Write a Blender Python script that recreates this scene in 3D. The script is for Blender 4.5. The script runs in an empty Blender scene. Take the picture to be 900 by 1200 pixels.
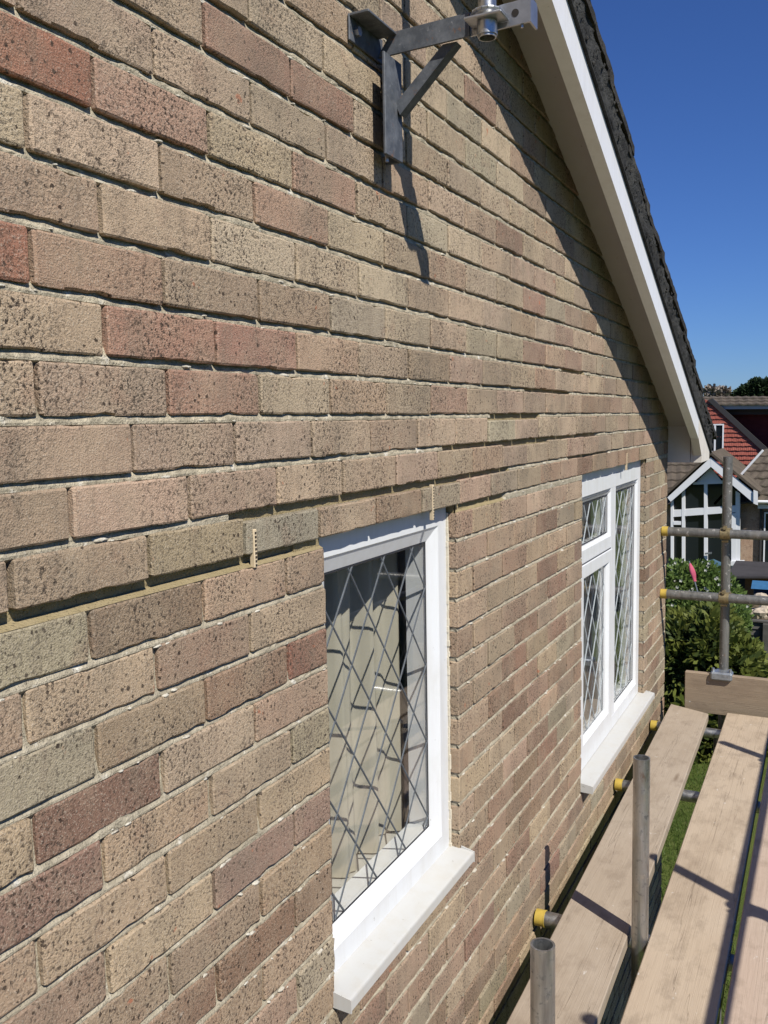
import bpy, math, random
from mathutils import Matrix, Vector, noise as mn
R = random.Random(11)
sc = bpy.context.scene
col = sc.collection

# ------------------------------------------------------------------ camera, world, sun, exposure
F, YAW, PITCH, ROLL, DX = 1061.465, 0.4646, -0.1014, -0.0175, 0.8300
def cam_axes():
    cy, sy = math.cos(YAW), math.sin(YAW); cp, sp = math.cos(PITCH), math.sin(PITCH)
    f = Vector((-sy*cp, cy*cp, sp)); r = Vector((cy, sy, 0)); u = r.cross(f)
    cr, sr = math.cos(ROLL), math.sin(ROLL)
    return cr*r + sr*u, -sr*r + cr*u, f
RT, UP, FW = cam_axes()
CAM = Vector((DX, 0, 0))
cd = bpy.data.cameras.new('camera'); cam = bpy.data.objects.new('camera', cd); col.objects.link(cam)
cd.sensor_fit = 'VERTICAL'; cd.sensor_height = 36.0; cd.sensor_width = 27.0
cd.lens = 36.0*F/1200.0; cd.clip_start = 0.02; cd.clip_end = 1500
cam.matrix_world = Matrix(((RT.x, UP.x, -FW.x, CAM.x), (RT.y, UP.y, -FW.y, CAM.y), (RT.z, UP.z, -FW.z, CAM.z), (0, 0, 0, 1)))
sc.camera = cam
SUN = Vector((1.0, -0.66, 1.33)).normalized()
w = bpy.data.worlds.new("World"); sc.world = w; w.use_nodes = True
nt = w.node_tree; nt.nodes.clear()
sky = nt.nodes.new('ShaderNodeTexSky'); sky.sky_type = 'NISHITA'; sky.sun_disc = False
sky.sun_elevation = math.asin(SUN.z); sky.sun_rotation = math.atan2(SUN.x, SUN.y)
sky.altitude = 40; sky.air_density = 1.0; sky.dust_density = 0.0; sky.ozone_density = 3.0
bg = nt.nodes.new('ShaderNodeBackground'); bg.inputs[1].default_value = 0.062
wo = nt.nodes.new('ShaderNodeOutputWorld')
hs = nt.nodes.new('ShaderNodeHueSaturation'); hs.inputs['Saturation'].default_value = 1.0; hs.inputs['Value'].default_value = 1.0
tn = nt.nodes.new('ShaderNodeMix'); tn.data_type = 'RGBA'; tn.blend_type = 'MULTIPLY'; tn.inputs[0].default_value = 1.0; tn.inputs[7].default_value = (.46, .715, 1.28, 1)   # clear deep blue air
nt.links.new(sky.outputs[0], hs.inputs['Color']); nt.links.new(hs.outputs[0], tn.inputs[6]); nt.links.new(tn.outputs[2], bg.inputs[0]); nt.links.new(bg.outputs[0], wo.inputs[0])
sl = bpy.data.lights.new('sun', 'SUN'); sl.energy = 5.0; sl.angle = math.radians(0.53); sl.color = (1.0, 0.955, 0.88)
so = bpy.data.objects.new('sun', sl); col.objects.link(so)
so.rotation_euler = SUN.to_track_quat('Z', 'Y').to_euler(); so.location = (6, -4, 8)
vs = sc.view_settings; vs.view_transform = 'Standard'; vs.look = 'None'; vs.exposure = 0.2; vs.gamma = 1.0
sc.cycles.use_denoising = True
sc.cycles.max_bounces = 8; sc.cycles.diffuse_bounces = 1; sc.cycles.transparent_max_bounces = 12

# ------------------------------------------------------------------ helpers
def P(x, y, Y):
    """pixel of the 900x1200 photograph -> point in the vertical plane at distance Y along the wall"""
    v = RT*((x-450)/F) - UP*((y-600)/F) + FW
    return CAM + v*(Y/v.y)

class MB:
    def __init__(s): s.v = []; s.f = []; s.m = []
    def face(s, pts, m=0):
        b = len(s.v); s.v += [tuple(p) for p in pts]; s.f.append(tuple(range(b, b+len(pts)))); s.m.append(m)
    def hexa(s, p, m=0):
        b = len(s.v); s.v += [tuple(q) for q in p]
        for q in ((0, 3, 2, 1), (4, 5, 6, 7), (0, 1, 5, 4), (1, 2, 6, 5), (2, 3, 7, 6), (3, 0, 4, 7)):
            s.f.append(tuple(b+i for i in q)); s.m.append(m)
    def box(s, x0, x1, y0, y1, z0, z1, m=0):
        s.hexa([(x0, y0, z0), (x1, y0, z0), (x1, y1, z0), (x0, y1, z0), (x0, y0, z1), (x1, y0, z1), (x1, y1, z1), (x0, y1, z1)], m)
    def bbox(s, x0, x1, y0, y1, z0, z1, c=.004, m=0):
        """box with chamfered edges"""
        b = len(s.v); X = (x0, x1); Y = (y0, y1); Z = (z0, z1); ix = {}
        for i in (0, 1):
            for j in (0, 1):
                for k in (0, 1):
                    sx, sy, sz = (1 - 2*i)*c, (1 - 2*j)*c, (1 - 2*k)*c
                    for a, d in enumerate(((0, sy, sz), (sx, 0, sz), (sx, sy, 0))):
                        ix[i, j, k, a] = len(s.v); s.v.append((X[i]+d[0], Y[j]+d[1], Z[k]+d[2]))
        def add(q): s.f.append(tuple(ix[t] for t in q)); s.m.append(m)
        for i in (0, 1):
            q = [(i, 0, 0, 0), (i, 1, 0, 0), (i, 1, 1, 0), (i, 0, 1, 0)]; add(q if i else q[::-1])
            q = [(0, i, 0, 1), (1, i, 0, 1), (1, i, 1, 1), (0, i, 1, 1)]; add(q[::-1] if i else q)
            q = [(0, 0, i, 2), (1, 0, i, 2), (1, 1, i, 2), (0, 1, i, 2)]; add(q if i else q[::-1])
        for i in (0, 1):
            for j in (0, 1):
                add([(i, j, 0, 0), (i, j, 0, 1), (i, j, 1, 1), (i, j, 1, 0)])
                add([(i, 0, j, 0), (i, 0, j, 2), (i, 1, j, 2), (i, 1, j, 0)])
                add([(0, i, j, 1), (0, i, j, 2), (1, i, j, 2), (1, i, j, 1)])
                for k in (0, 1): add([(i, j, k, 0), (i, j, k, 1), (i, j, k, 2)])
    def tube(s, a, b, r, n=16, r_in=None, m=0, r2=None, caps=True):
        a = Vector(a); b = Vector(b); d = (b-a).normalized()
        u = d.cross(Vector((0, 0, 1)) if abs(d.z) < .9 else Vector((1, 0, 0))).normalized(); v = d.cross(u)
        def ring(c, rr):
            k = len(s.v)
            for i in range(n):
                t = 2*math.pi*i/n; s.v.append(tuple(c + u*rr*math.cos(t) + v*rr*math.sin(t)))
            return k
        def join(p, q):
            for i in range(n):
                j = (i+1) % n; s.f.append((p+i, p+j, q+j, q+i)); s.m.append(m)
        o1 = ring(a, r); o2 = ring(b, r if r2 is None else r2); join(o1, o2)
        if r_in:
            i1 = ring(a, r_in); i2 = ring(b, r_in); join(i2, i1); join(i1, o1); join(o2, i2)
        elif caps:
            s.f.append(tuple(range(o1, o1+n))[::-1]); s.m.append(m); s.f.append(tuple(range(o2, o2+n))); s.m.append(m)
    def prism(s, poly, ax, t0, t1, m=0):
        """polygon (2-D) extruded along axis ax from t0 to t1"""
        def pt(p, t):
            q = list(p); q.insert(ax, t); return tuple(q)
        n = len(poly); b = len(s.v)
        s.v += [pt(p, t0) for p in poly] + [pt(p, t1) for p in poly]
        s.f.append(tuple(range(b, b+n))); s.m.append(m)
        s.f.append(tuple(range(b+n, b+2*n))[::-1]); s.m.append(m)
        for i in range(n):
            j = (i+1) % n; s.f.append((b+i, b+n+i, b+n+j, b+j)); s.m.append(m)
    def mesh(s, name, mats, smooth=False, fix=True):
        me = bpy.data.meshes.new(name); me.from_pydata(s.v, [], s.f)
        for m in (mats if isinstance(mats, (list, tuple)) else [mats]): me.materials.append(m)
        if any(s.m): me.polygons.foreach_set('material_index', s.m)
        if fix:
            import bmesh
            bm = bmesh.new(); bm.from_mesh(me); bmesh.ops.recalc_face_normals(bm, faces=bm.faces); bm.to_mesh(me); bm.free()
        if smooth: me.polygons.foreach_set('use_smooth', [True]*len(me.polygons))
        me.update(); return me
    def build(s, name, mats, parent=None, smooth=False, fix=True):
        o = bpy.data.objects.new(name, s.mesh(name, mats, smooth, fix)); col.objects.link(o)
        if parent is not None:
            o.parent = parent
            o.matrix_parent_inverse = wmat(parent).inverted()
        return o
def wmat(o):
    m = o.matrix_basis.copy()
    return (wmat(o.parent) @ o.matrix_parent_inverse @ m) if o.parent else m
def angle_smooth(o, deg=40):
    me = o.data; me.polygons.foreach_set('use_smooth', [True]*len(me.polygons)); me.set_sharp_from_angle(angle=math.radians(deg))
    return o
def tag(o, label=None, cat=None, group=None, kind=None):
    if label: o['label'] = label
    if cat: o['category'] = cat
    if group: o['group'] = group
    if kind: o['kind'] = kind
    return o
def empty(name, loc, label, cat, group=None):
    o = bpy.data.objects.new(name, None); col.objects.link(o); o.location = loc; o.empty_display_size = .1
    return tag(o, label, cat, group)

# ------------------------------------------------------------------ materials
def mat(name):
    m = bpy.data.materials.new(name); m.use_nodes = True
    return m, m.node_tree, m.node_tree.nodes['Principled BSDF']
def N(t, typ, **k):
    n = t.nodes.new(typ)
    for a, b in k.items():
        if a.startswith('i_'):
            key = a[2:]; key = int(key) if key.isdigit() else key.replace('_', ' ')
            n.inputs[key].default_value = b
        else: setattr(n, a, b)
    return n
def ramp(t, src, stops):
    r = N(t, 'ShaderNodeValToRGB'); e = r.color_ramp.elements
    while len(e) < len(stops): e.new(.5)
    for i, (p, c) in enumerate(stops):
        e[i].position = p; e[i].color = (c, c, c, 1) if isinstance(c, (int, float)) else (*c, 1)
    t.links.new(src, r.inputs[0]); return r.outputs[0]
def mixc(t, a, b, f, mode='MIX'):
    x = N(t, 'ShaderNodeMix', data_type='RGBA', blend_type=mode)
    for s, v in ((x.inputs[0], f), (x.inputs[6], a), (x.inputs[7], b)):
        if hasattr(v, 'is_linked'): t.links.new(v, s)
        else: s.default_value = v if isinstance(v, (int, float)) else (*v, 1)
    return x.outputs[2]
def math_(t, op, a, b=0.0):
    x = N(t, 'ShaderNodeMath', operation=op)
    for s, v in ((x.inputs[0], a), (x.inputs[1], b)):
        if hasattr(v, 'is_linked'): t.links.new(v, s)
        else: s.default_value = v
    return x.outputs[0]
def pos(t, scale=(1, 1, 1), src='Object'):
    if src == 'World': o = N(t, 'ShaderNodeNewGeometry').outputs['Position']
    else: o = N(t, 'ShaderNodeTexCoord').outputs[src]
    mp = N(t, 'ShaderNodeMapping'); mp.inputs['Scale'].default_value = scale
    t.links.new(o, mp.inputs[0]); return mp.outputs[0]
def noise(t, vec, scale, detail=2, rough=.5):
    n = N(t, 'ShaderNodeTexNoise', i_Scale=scale, i_Detail=detail, i_Roughness=rough)
    t.links.new(vec, n.inputs['Vector']); return n.outputs['Fac']
def bump(t, bsdf, h, strength, dist):
    b = N(t, 'ShaderNodeBump', i_Strength=strength, i_Distance=dist)
    t.links.new(h, b.inputs['Height']); t.links.new(b.outputs[0], bsdf.inputs['Normal']); return b

def brick_mat(name, attr):
    m, t, b = mat(name)
    if attr: base = N(t, 'ShaderNodeVertexColor', layer_name='tint').outputs['Color']
    else: base = N(t, 'ShaderNodeObjectInfo').outputs['Color']
    p = pos(t, (1, 1, 1), 'World')
    g = noise(t, p, 420, 3, .6)           # sand grain
    g2 = noise(t, p, 185, 3, .65)
    pat = noise(t, p, 9, 3, .6)           # soft tone patches inside a brick
    ban = noise(t, pos(t, (1, 34, 5), 'World'), 1, 3, .6)
    c = mixc(t, base, (.33, .18, .12), math_(t, 'MULTIPLY', ramp(t, noise(t, p, 13, 3, .6), [(.58, 0), (.76, 1)]), .4))
    c = mixc(t, c, (.46, .37, .25), math_(t, 'MULTIPLY', ramp(t, pat, [(.46, 0), (.7, 1)]), .35))
    c = mixc(t, c, (.21, .16, .115), math_(t, 'MULTIPLY', ramp(t, ban, [(.5, 0), (.72, 1)]), .42))
    c = mixc(t, c, (.60, .53, .42), ramp(t, g, [(.55, 0), (.70, .6)]))
    pv = ramp(t, noise(t, p, 6.5, 2, .5), [(.35, .25), (.62, 1)])     # some faces smoother, some open and pitted
    c = mixc(t, c, (.05, .038, .03), math_(t, 'MULTIPLY', pv, ramp(t, g2, [(.37, .97), (.475, 0)])))  # dark speckle, doubling as painted micro-shade in the bump pits
    c = mixc(t, c, (.46, .17, .09), ramp(t, noise(t, p, 24, 3, .6), [(.69, 0), (.73, .75)]))
    # dark kiln spots, more on some bricks than others
    v = N(t, 'ShaderNodeTexVoronoi', i_Scale=105.0, i_Randomness=1.0)
    wv = N(t, 'ShaderNodeVectorMath', operation='ADD'); nz = N(t, 'ShaderNodeTexNoise', i_Scale=300.0)
    sc_ = N(t, 'ShaderNodeVectorMath', operation='SCALE'); sc_.inputs['Scale'].default_value = .006
    t.links.new(p, nz.inputs['Vector']); t.links.new(nz.outputs['Color'], sc_.inputs[0]); t.links.new(p, wv.inputs[0]); t.links.new(sc_.outputs[0], wv.inputs[1])
    t.links.new(wv.outputs[0], v.inputs['Vector'])
    sep = N(t, 'ShaderNodeSeparateColor'); t.links.new(v.outputs['Color'], sep.inputs[0])
    dens = ramp(t, noise(t, p, 5.5, 2, .5), [(.36, .08), (.64, .60)])
    on = math_(t, 'LESS_THAN', sep.outputs[0], dens)
    size = math_(t, 'MULTIPLY', sep.outputs[1], .34)
    spot = math_(t, 'MULTIPLY', on, math_(t, 'LESS_THAN', v.outputs['Distance'], size))
    c = mixc(t, c, (.035, .024, .019), math_(t, 'MULTIPLY', spot, .85))
    # grey weathering
    c = mixc(t, c, (.19, .16, .12), ramp(t, noise(t, p, 2.6, 5, .65), [(.47, 0), (.74, .6)]))
    c = mixc(t, c, (.58, .53, .44), ramp(t, noise(t, pos(t, (19, 19, 30), 'World'), 1, 5, .75), [(.66, 0), (.76, .45)]))   # lime smears
    t.links.new(c, b.inputs['Base Color']); b.inputs['Roughness'].default_value = .93; b.inputs['Specular IOR Level'].default_value = .15
    h = math_(t, 'ADD', math_(t, 'MULTIPLY', g, .7), math_(t, 'MULTIPLY', math_(t, 'MULTIPLY', g2, pv), 1.4))
    h = math_(t, 'SUBTRACT', h, math_(t, 'MULTIPLY', spot, .5))
    bump(t, b, h, .9, .0034)
    return m
M_BRICK = brick_mat('sandfaced_brick', False); M_BRICK_V = brick_mat('sandfaced_brick_far', True)

def mortar_mat(name, c1, c2, c3, dirt):
    m, t, b = mat(name); p = pos(t, (1, 1, 1), 'World')
    g = noise(t, p, 260, 3, .7); l = noise(t, p, 38, 3, .6)
    c = mixc(t, c1, c2, ramp(t, l, [(.4, 0), (.62, 1)]))
    c = mixc(t, c, c3, ramp(t, noise(t, p, 22, 3, .7), [(.6, 0), (.7, dirt)]))
    c = mixc(t, c, (.03, .027, .022), ramp(t, g, [(.3, .7), (.42, 0)]))
    t.links.new(c, b.inputs['Base Color']); b.inputs['Roughness'].default_value = .95; b.inputs['Specular IOR Level'].default_value = .1
    bump(t, b, math_(t, 'ADD', g, l), 1.0, .004); return m
M_MORTAR = mortar_mat('old_mortar', (.36, .315, .23), (.48, .425, .315), (.74, .70, .60), .9)
M_MORTAR_D = mortar_mat('weathered_mortar', (.33, .29, .21), (.52, .455, .33), (.74, .69, .58), .9)
M_FRESH = mortar_mat('fresh_mortar', (.33, .265, .145), (.36, .29, .165), (.38, .31, .19), .4)
M_LUMP = mortar_mat('lime_lump', (.56, .51, .41), (.66, .62, .52), (.78, .75, .68), .6)

def upvc(name, c, amt):
    m, t, b = mat(name); p = pos(t, (1, 1, 1), 'World')
    st = noise(t, pos(t, (30, 30, 3), 'World'), 1, 4, .7); sp = noise(t, p, 55, 4, .7); bl = noise(t, p, 7, 4, .65)
    d = math_(t, 'MULTIPLY', ramp(t, st, [(.45, 0), (.75, 1)]), amt); e = math_(t, 'MULTIPLY', ramp(t, bl, [(.5, 0), (.72, 1)]), amt)
    k = mixc(t, c, (.46, .42, .34), d); k = mixc(t, k, (.52, .50, .44), e); k = mixc(t, k, (.20, .17, .13), math_(t, 'MULTIPLY', ramp(t, sp, [(.68, 0), (.72, 1)]), amt*2))
    t.links.new(k, b.inputs['Base Color']); b.inputs['Roughness'].default_value = .36; b.inputs['Specular IOR Level'].default_value = .45
    return m
def simple(name, c, rough=.5, metal=0, spec=.5, var=.0, vs_=8, bmp=0, bs=60, src='Object'):
    m, t, b = mat(name); p = pos(t, (1, 1, 1), src)
    n = noise(t, p, vs_, 4, .6)
    d = tuple(x*(1-var) for x in c); e = tuple(min(1, x*(1+var)) for x in c)
    t.links.new(mixc(t, d, e, ramp(t, n, [(.3, 0), (.7, 1)])), b.inputs['Base Color'])
    b.inputs['Roughness'].default_value = rough; b.inputs['Metallic'].default_value = metal; b.inputs['Specular IOR Level'].default_value = spec
    if bmp: bump(t, b, noise(t, p, bs, 3, .6), .6, bmp)
    return m
M_UPVC = upvc('white_upvc', (.71, .725, .73), .22)
M_UPVC_SILL = upvc('white_sill', (.52, .52, .495), .34)
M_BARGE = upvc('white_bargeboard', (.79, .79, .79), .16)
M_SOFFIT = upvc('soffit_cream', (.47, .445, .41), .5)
M_ENDBOX = simple('cream_render', (.66, .62, .55), .7, 0, .3, .08, 7, .001, 120)
M_SEAL = simple('sealant', (.62, .56, .44), .7, 0, .3, .15, 40, .002, 150)
M_LEAD = simple('lead_strip', (.085, .095, .105), .7, 0, .25, .25, 30)
M_LEAD_SKY = simple('sky_tinted_lead_strip', (.33, .36, .37), .6, 0, .3, .1, 30)  # paler than the near lead: sky reflection put into the colour
M_GASKET = simple('black_gasket', (.02, .02, .022), .6)
M_CURT = simple('cream_curtain', (.44, .41, .33), .9, 0, .1, .06, 6)
M_NET = simple('net_curtain', (.72, .74, .74), .9, 0, .1, .08, 12)
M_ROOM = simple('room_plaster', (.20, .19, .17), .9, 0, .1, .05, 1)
M_ROOMSILL = simple('inner_sill', (.46, .45, .41), .5, 0, .3, .03, 5)
M_STEEL = simple('dark_painted_steel', (.085, .095, .11), .45, .55, .5, .25, 22, .0006, 90)
M_ALU = simple('galvanised_plate', (.42, .43, .45), .38, .8, .5, .2, 30)
M_YELLOW = simple('yellow_plastic_cap', (.47, .335, .06), .55, 0, .4, .12, 40, .0005, 90)
M_VENT = simple('beige_weep_vent', (.62, .50, .33), .6, 0, .3, .1, 60)
M_HOLE = simple('vent_hole', (.02, .015, .012), .9)
M_RUST = simple('brassy_coupler', (.30, .24, .13), .5, .7, .5, .4, 60, .002, 70)
M_ZINC = simple('zinc_coupler', (.36, .39, .42), .4, .75, .5, .25, 50, .001, 80)

def steel(name):
    m, t, b = mat(name); p = pos(t, (1, 1, 1), 'World'); n = noise(t, p, 26, 5, .7); e = noise(t, p, 120, 3, .7)
    c = mixc(t, (.07, .078, .09), (.15, .16, .175), ramp(t, n, [(.4, 0), (.68, 1)])); c = mixc(t, c, (.28, .29, .30), ramp(t, e, [(.64, 0), (.72, .6)])); c = mixc(t, c, (.20, .095, .045), ramp(t, noise(t, p, 44, 4, .75), [(.61, 0), (.69, .8)]))
    t.links.new(c, b.inputs['Base Color']); b.inputs['Roughness'].default_value = .62; b.inputs['Metallic'].default_value = .15; bump(t, b, e, .4, .0008); return m
M_STEEL = steel('scuffed_dark_steel')
def galv(name, lo, hi, metal=.92):
    m, t, b = mat(name); p = pos(t, (1, 1, 1), 'World')
    s1 = noise(t, pos(t, (40, 40, 4), 'World'), 1, 4, .65); s2 = noise(t, p, 60, 3, .6); s3 = noise(t, p, 9, 3, .6)
    c = mixc(t, lo, hi, ramp(t, s1, [(.35, 0), (.68, 1)]))
    c = mixc(t, c, tuple(x*.45 for x in lo), ramp(t, s2, [(.58, 0), (.72, .7)]))
    c = mixc(t, c, (.30, .25, .18), ramp(t, s3, [(.55, 0), (.75, .35)]))
    sp = ramp(t, noise(t, p, 34, 4, .7), [(.60, 0), (.66, .8)])
    c = mixc(t, c, (.55, .53, .49), sp)
    c = mixc(t, c, (.22, .11, .055), ramp(t, noise(t, pos(t, (30, 30, 9), 'World'), 1, 4, .7), [(.62, 0), (.72, .6)]))
    t.links.new(c, b.inputs['Base Color']); b.inputs['Metallic'].default_value = metal
    t.links.new(ramp(t, s2, [(.3, .28), (.7, .5)]), b.inputs['Roughness'])
    bump(t, b, s2, .25, .0006); return m
M_GALV = galv('galvanised_tube', (.30, .305, .30), (.60, .61, .61))
M_GALV_D = galv('dull_scaffold_tube', (.13, .128, .118), (.22, .215, .20), .35)

def wood(name, c1, c2, c3, along_x=False):
    m, t, b = mat(name)
    def pos(t_, sc_=(1, 1, 1)): return globals()['pos'](t_, (sc_[1], sc_[2], sc_[0]) if along_x else sc_, 'Object')
    p = pos(t)
    gr = noise(t, pos(t, (85, 2.2, 30)), 1, 5, .65); fine = noise(t, pos(t, (330, 7, 120)), 1, 2, .6)
    blot = noise(t, pos(t, (5, 2.2, 3)), 1, 4, .6); dirt = noise(t, pos(t, (16, 9, 9)), 1, 4, .7)
    c = mixc(t, c1, c2, ramp(t, gr, [(.12, 0), (.92, 1)]))
    c = mixc(t, c, c3, math_(t, 'MULTIPLY', ramp(t, blot, [(.42, 0), (.68, 1)]), .6))
    c = mixc(t, c, tuple(x*.42 for x in c1), ramp(t, fine, [(.26, .12), (.42, 0)]))
    c = mixc(t, c, (.16, .12, .085), ramp(t, dirt, [(.50, 0), (.76, .5)]))
    c = mixc(t, c, (.24, .18, .125), ramp(t, noise(t, pos(t, (3.5, 1.3, 3)), 1, 5, .7), [(.5, 0), (.72, .5)]))
    c = mixc(t, c, (.62, .60, .55), ramp(t, noise(t, pos(t, (26, 15, 26)), 1, 4, .7), [(.67, 0), (.71, .55)]))   # dried mortar splashes
    # knots and cracks
    v = N(t, 'ShaderNodeTexVoronoi', i_Scale=1.0); t.links.new(pos(t, (5, .9, 1)), v.inputs['Vector'])
    c = mixc(t, c, (.13, .085, .05), ramp(t, v.outputs['Distance'], [(.02, .7), (.06, 0)]))
    cr = noise(t, pos(t, (38, .8, 1)), 1, 2, .5)
    crk = ramp(t, math_(t, 'ABSOLUTE', math_(t, 'SUBTRACT', cr, .62)), [(.0, 1), (.006, 0)])
    c = mixc(t, c, (.05, .035, .022), math_(t, 'MULTIPLY', crk, .3))
    t.links.new(c, b.inputs['Base Color']); b.inputs['Roughness'].default_value = .88; b.inputs['Specular IOR Level'].default_value = .2
    bump(t, b, math_(t, 'SUBTRACT', math_(t, 'ADD', gr, fine), crk), .5, .002); return m
M_WOOD_A = wood('grey_pink_board', (.335, .272, .205), (.385, .315, .24), (.415, .345, .27))
M_WOOD_B = wood('straw_board', (.40, .315, .23), (.455, .365, .265), (.47, .385, .29))
M_WOOD_C = wood('pink_board', (.41, .315, .245), (.47, .365, .285), (.48, .39, .31))
M_WOOD_T = wood('toe_board', (.25, .19, .13), (.34, .27, .19), (.29, .22, .155), True)

def roof_mat(name, c1, c2, moss, src='World', s=1):
    m, t, b = mat(name); p = pos(t, (1, 1, 1), src)
    a = noise(t, p, 7*s, 4, .65); g = noise(t, p, 90*s, 3, .7)
    c = mixc(t, c1, c2, ramp(t, a, [(.35, 0), (.65, 1)]))
    c = mixc(t, c, moss, ramp(t, noise(t, p, 17*s, 4, .7), [(.55, 0), (.68, .8)]))
    c = mixc(t, c, tuple(x*.3 for x in c1), ramp(t, g, [(.3, .7), (.45, 0)]))
    t.links.new(c, b.inputs['Base Color']); b.inputs['Roughness'].default_value = .95; b.inputs['Specular IOR Level'].default_value = .15
    bump(t, b, math_(t, 'ADD', a, g), .9, .008); return m
M_TILE = roof_mat('mossy_concrete_tile', (.026, .025, .024), (.055, .051, .046), (.105, .10, .078))
M_VMORT = roof_mat('blackened_verge_mortar', (.03, .03, .03), (.07, .07, .066), (.010, .010, .010))
M_FTILE = roof_mat('brown_roof_tile', (.085, .07, .055), (.135, .11, .085), (.10, .095, .06), s=.35)
M_HUNG = roof_mat('red_hung_tile', (.36, .105, .078), (.42, .135, .10), (.30, .10, .08), s=.5)
M_CLAD = simple('maroon_cladding', (.13, .032, .032), .8, 0, .08, .15, 5)
M_FBRICK = roof_mat('far_brick', (.40, .26, .18), (.50, .37, .27), (.25, .16, .12), s=.45)
M_FBRICK_D = roof_mat('neighbour_brick', (.20, .12, .085), (.27, .18, .13), (.14, .09, .065), s=.45)
M_FWHITE = simple('far_white_paint', (.78, .79, .80), .5, 0, .3, .03, 2)
M_DARKTRIM = simple('dark_trim', (.035, .033, .033), .6)
M_GREYTRIM = simple('grey_fascia', (.40, .42, .46), .5)

def glass(name, refl=1.0, tint=(.965, .97, .965)):
    m = bpy.data.materials.new(name); m.use_nodes = True; t = m.node_tree; t.nodes.clear()
    o = N(t, 'ShaderNodeOutputMaterial'); mx = N(t, 'ShaderNodeMixShader')
    tr = N(t, 'ShaderNodeBsdfTransparent'); tr.inputs[0].default_value = (*tint, 1)
    gl = N(t, 'ShaderNodeBsdfGlossy', i_Roughness=.0); gl.inputs[0].default_value = (1, 1, 1, 1)
    fr = N(t, 'ShaderNodeLayerWeight', i_Blend=.5)
    t.links.new(math_(t, 'ADD', .035, math_(t, 'MULTIPLY', math_(t, 'POWER', fr.outputs['Facing'], 4.6), .9*refl)), mx.inputs[0])
    t.links.new(tr.outputs[0], mx.inputs[1]); t.links.new(gl.outputs[0], mx.inputs[2]); t.links.new(mx.outputs[0], o.inputs[0])
    return m
M_GLASS = glass('window_glass'); M_FGLASS = simple('far_dark_glass', (.012, .016, .02), .06, 0, .5)

def leaf(name, c1, c2, tr=.25):
    m, t, b = mat(name)
    oi = noise(t, pos(t, (1, 1, 1), 'World'), 3.1, 3, .6)
    c = mixc(t, c1, c2, ramp(t, oi, [(.35, 0), (.65, 1)]))
    t.links.new(c, b.inputs['Base Color']); b.inputs['Roughness'].default_value = .55; b.inputs['Specular IOR Level'].default_value = .25
    td = N(t, 'ShaderNodeBsdfTranslucent'); t.links.new(c, td.inputs[0])
    mx = N(t, 'ShaderNodeMixShader'); mx.inputs[0].default_value = tr
    out = [n for n in t.nodes if n.type == 'OUTPUT_MATERIAL'][0]
    t.links.new(b.outputs[0], mx.inputs[1]); t.links.new(td.outputs[0], mx.inputs[2]); t.links.new(mx.outputs[0], out.inputs[0])
    return m
M_LEAF_A = leaf('hedge_leaf', (.08, .14, .03), (.16, .23, .06), .35); M_LEAF_B = leaf('conifer_spray', (.105, .135, .026), (.18, .20, .045), .35)
M_LEAF_B2 = leaf('dark_conifer_spray', (.045, .068, .018), (.07, .095, .025))
M_LEAF_D = leaf('far_dark_leaf', (.022, .040, .018), (.035, .058, .024), .1); M_TWIG = leaf('bare_twig', (.20, .17, .14), (.26, .22, .18), 0)
M_FLOWER = leaf('white_flower', (.7, .7, .62), (.75, .74, .66), .3); M_BARK = simple('bark', (.10, .075, .05), .9, 0, .1, .3, 12, .01, 25)
M_PINK = simple('pink_cloth', (.50, .10, .16), .8, 0, .1, .2, 8); M_BLUE = simple('blue_cover', (.035, .12, .24), .6, 0, .3, .2, 6)
M_NAVY = simple('navy_body', (.015, .025, .05), .6); M_STONE = simple('pale_stone', (.46, .39, .30), .9, 0, .1, .3, 6, .01, 20)
M_FENCE = simple('grey_fence_timber', (.10, .095, .085), .9, 0, .1, .3, 5, .003, 40); M_PANEL = simple('brown_panel', (.26, .13, .075), .8, 0, .2, .2, 3)
M_SLAB = simple('dark_felt', (.06, .056, .056), .9, 0, .1, .15, 2)

def lawn_mat():
    m, t, b = mat('lawn'); p = pos(t, (1, 1, 1), 'World')
    a = noise(t, p, 1.6, 4, .6); g = noise(t, p, 70, 3, .7)
    c = mixc(t, (.075, .105, .022), (.12, .145, .035), ramp(t, a, [(.35, 0), (.65, 1)]))
    c = mixc(t, c, (.035, .05, .012), ramp(t, g, [(.3, .9), (.5, 0)]))
    c = mixc(t, c, (.17, .15, .07), ramp(t, noise(t, p, 6, 4, .7), [(.56, 0), (.72, .5)]))
    t.links.new(c, b.inputs['Base Color']); b.inputs['Roughness'].default_value = .9; b.inputs['Specular IOR Level'].default_value = .1
    bump(t, b, g, 1, .02); return m
M_LAWN = lawn_mat()

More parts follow.
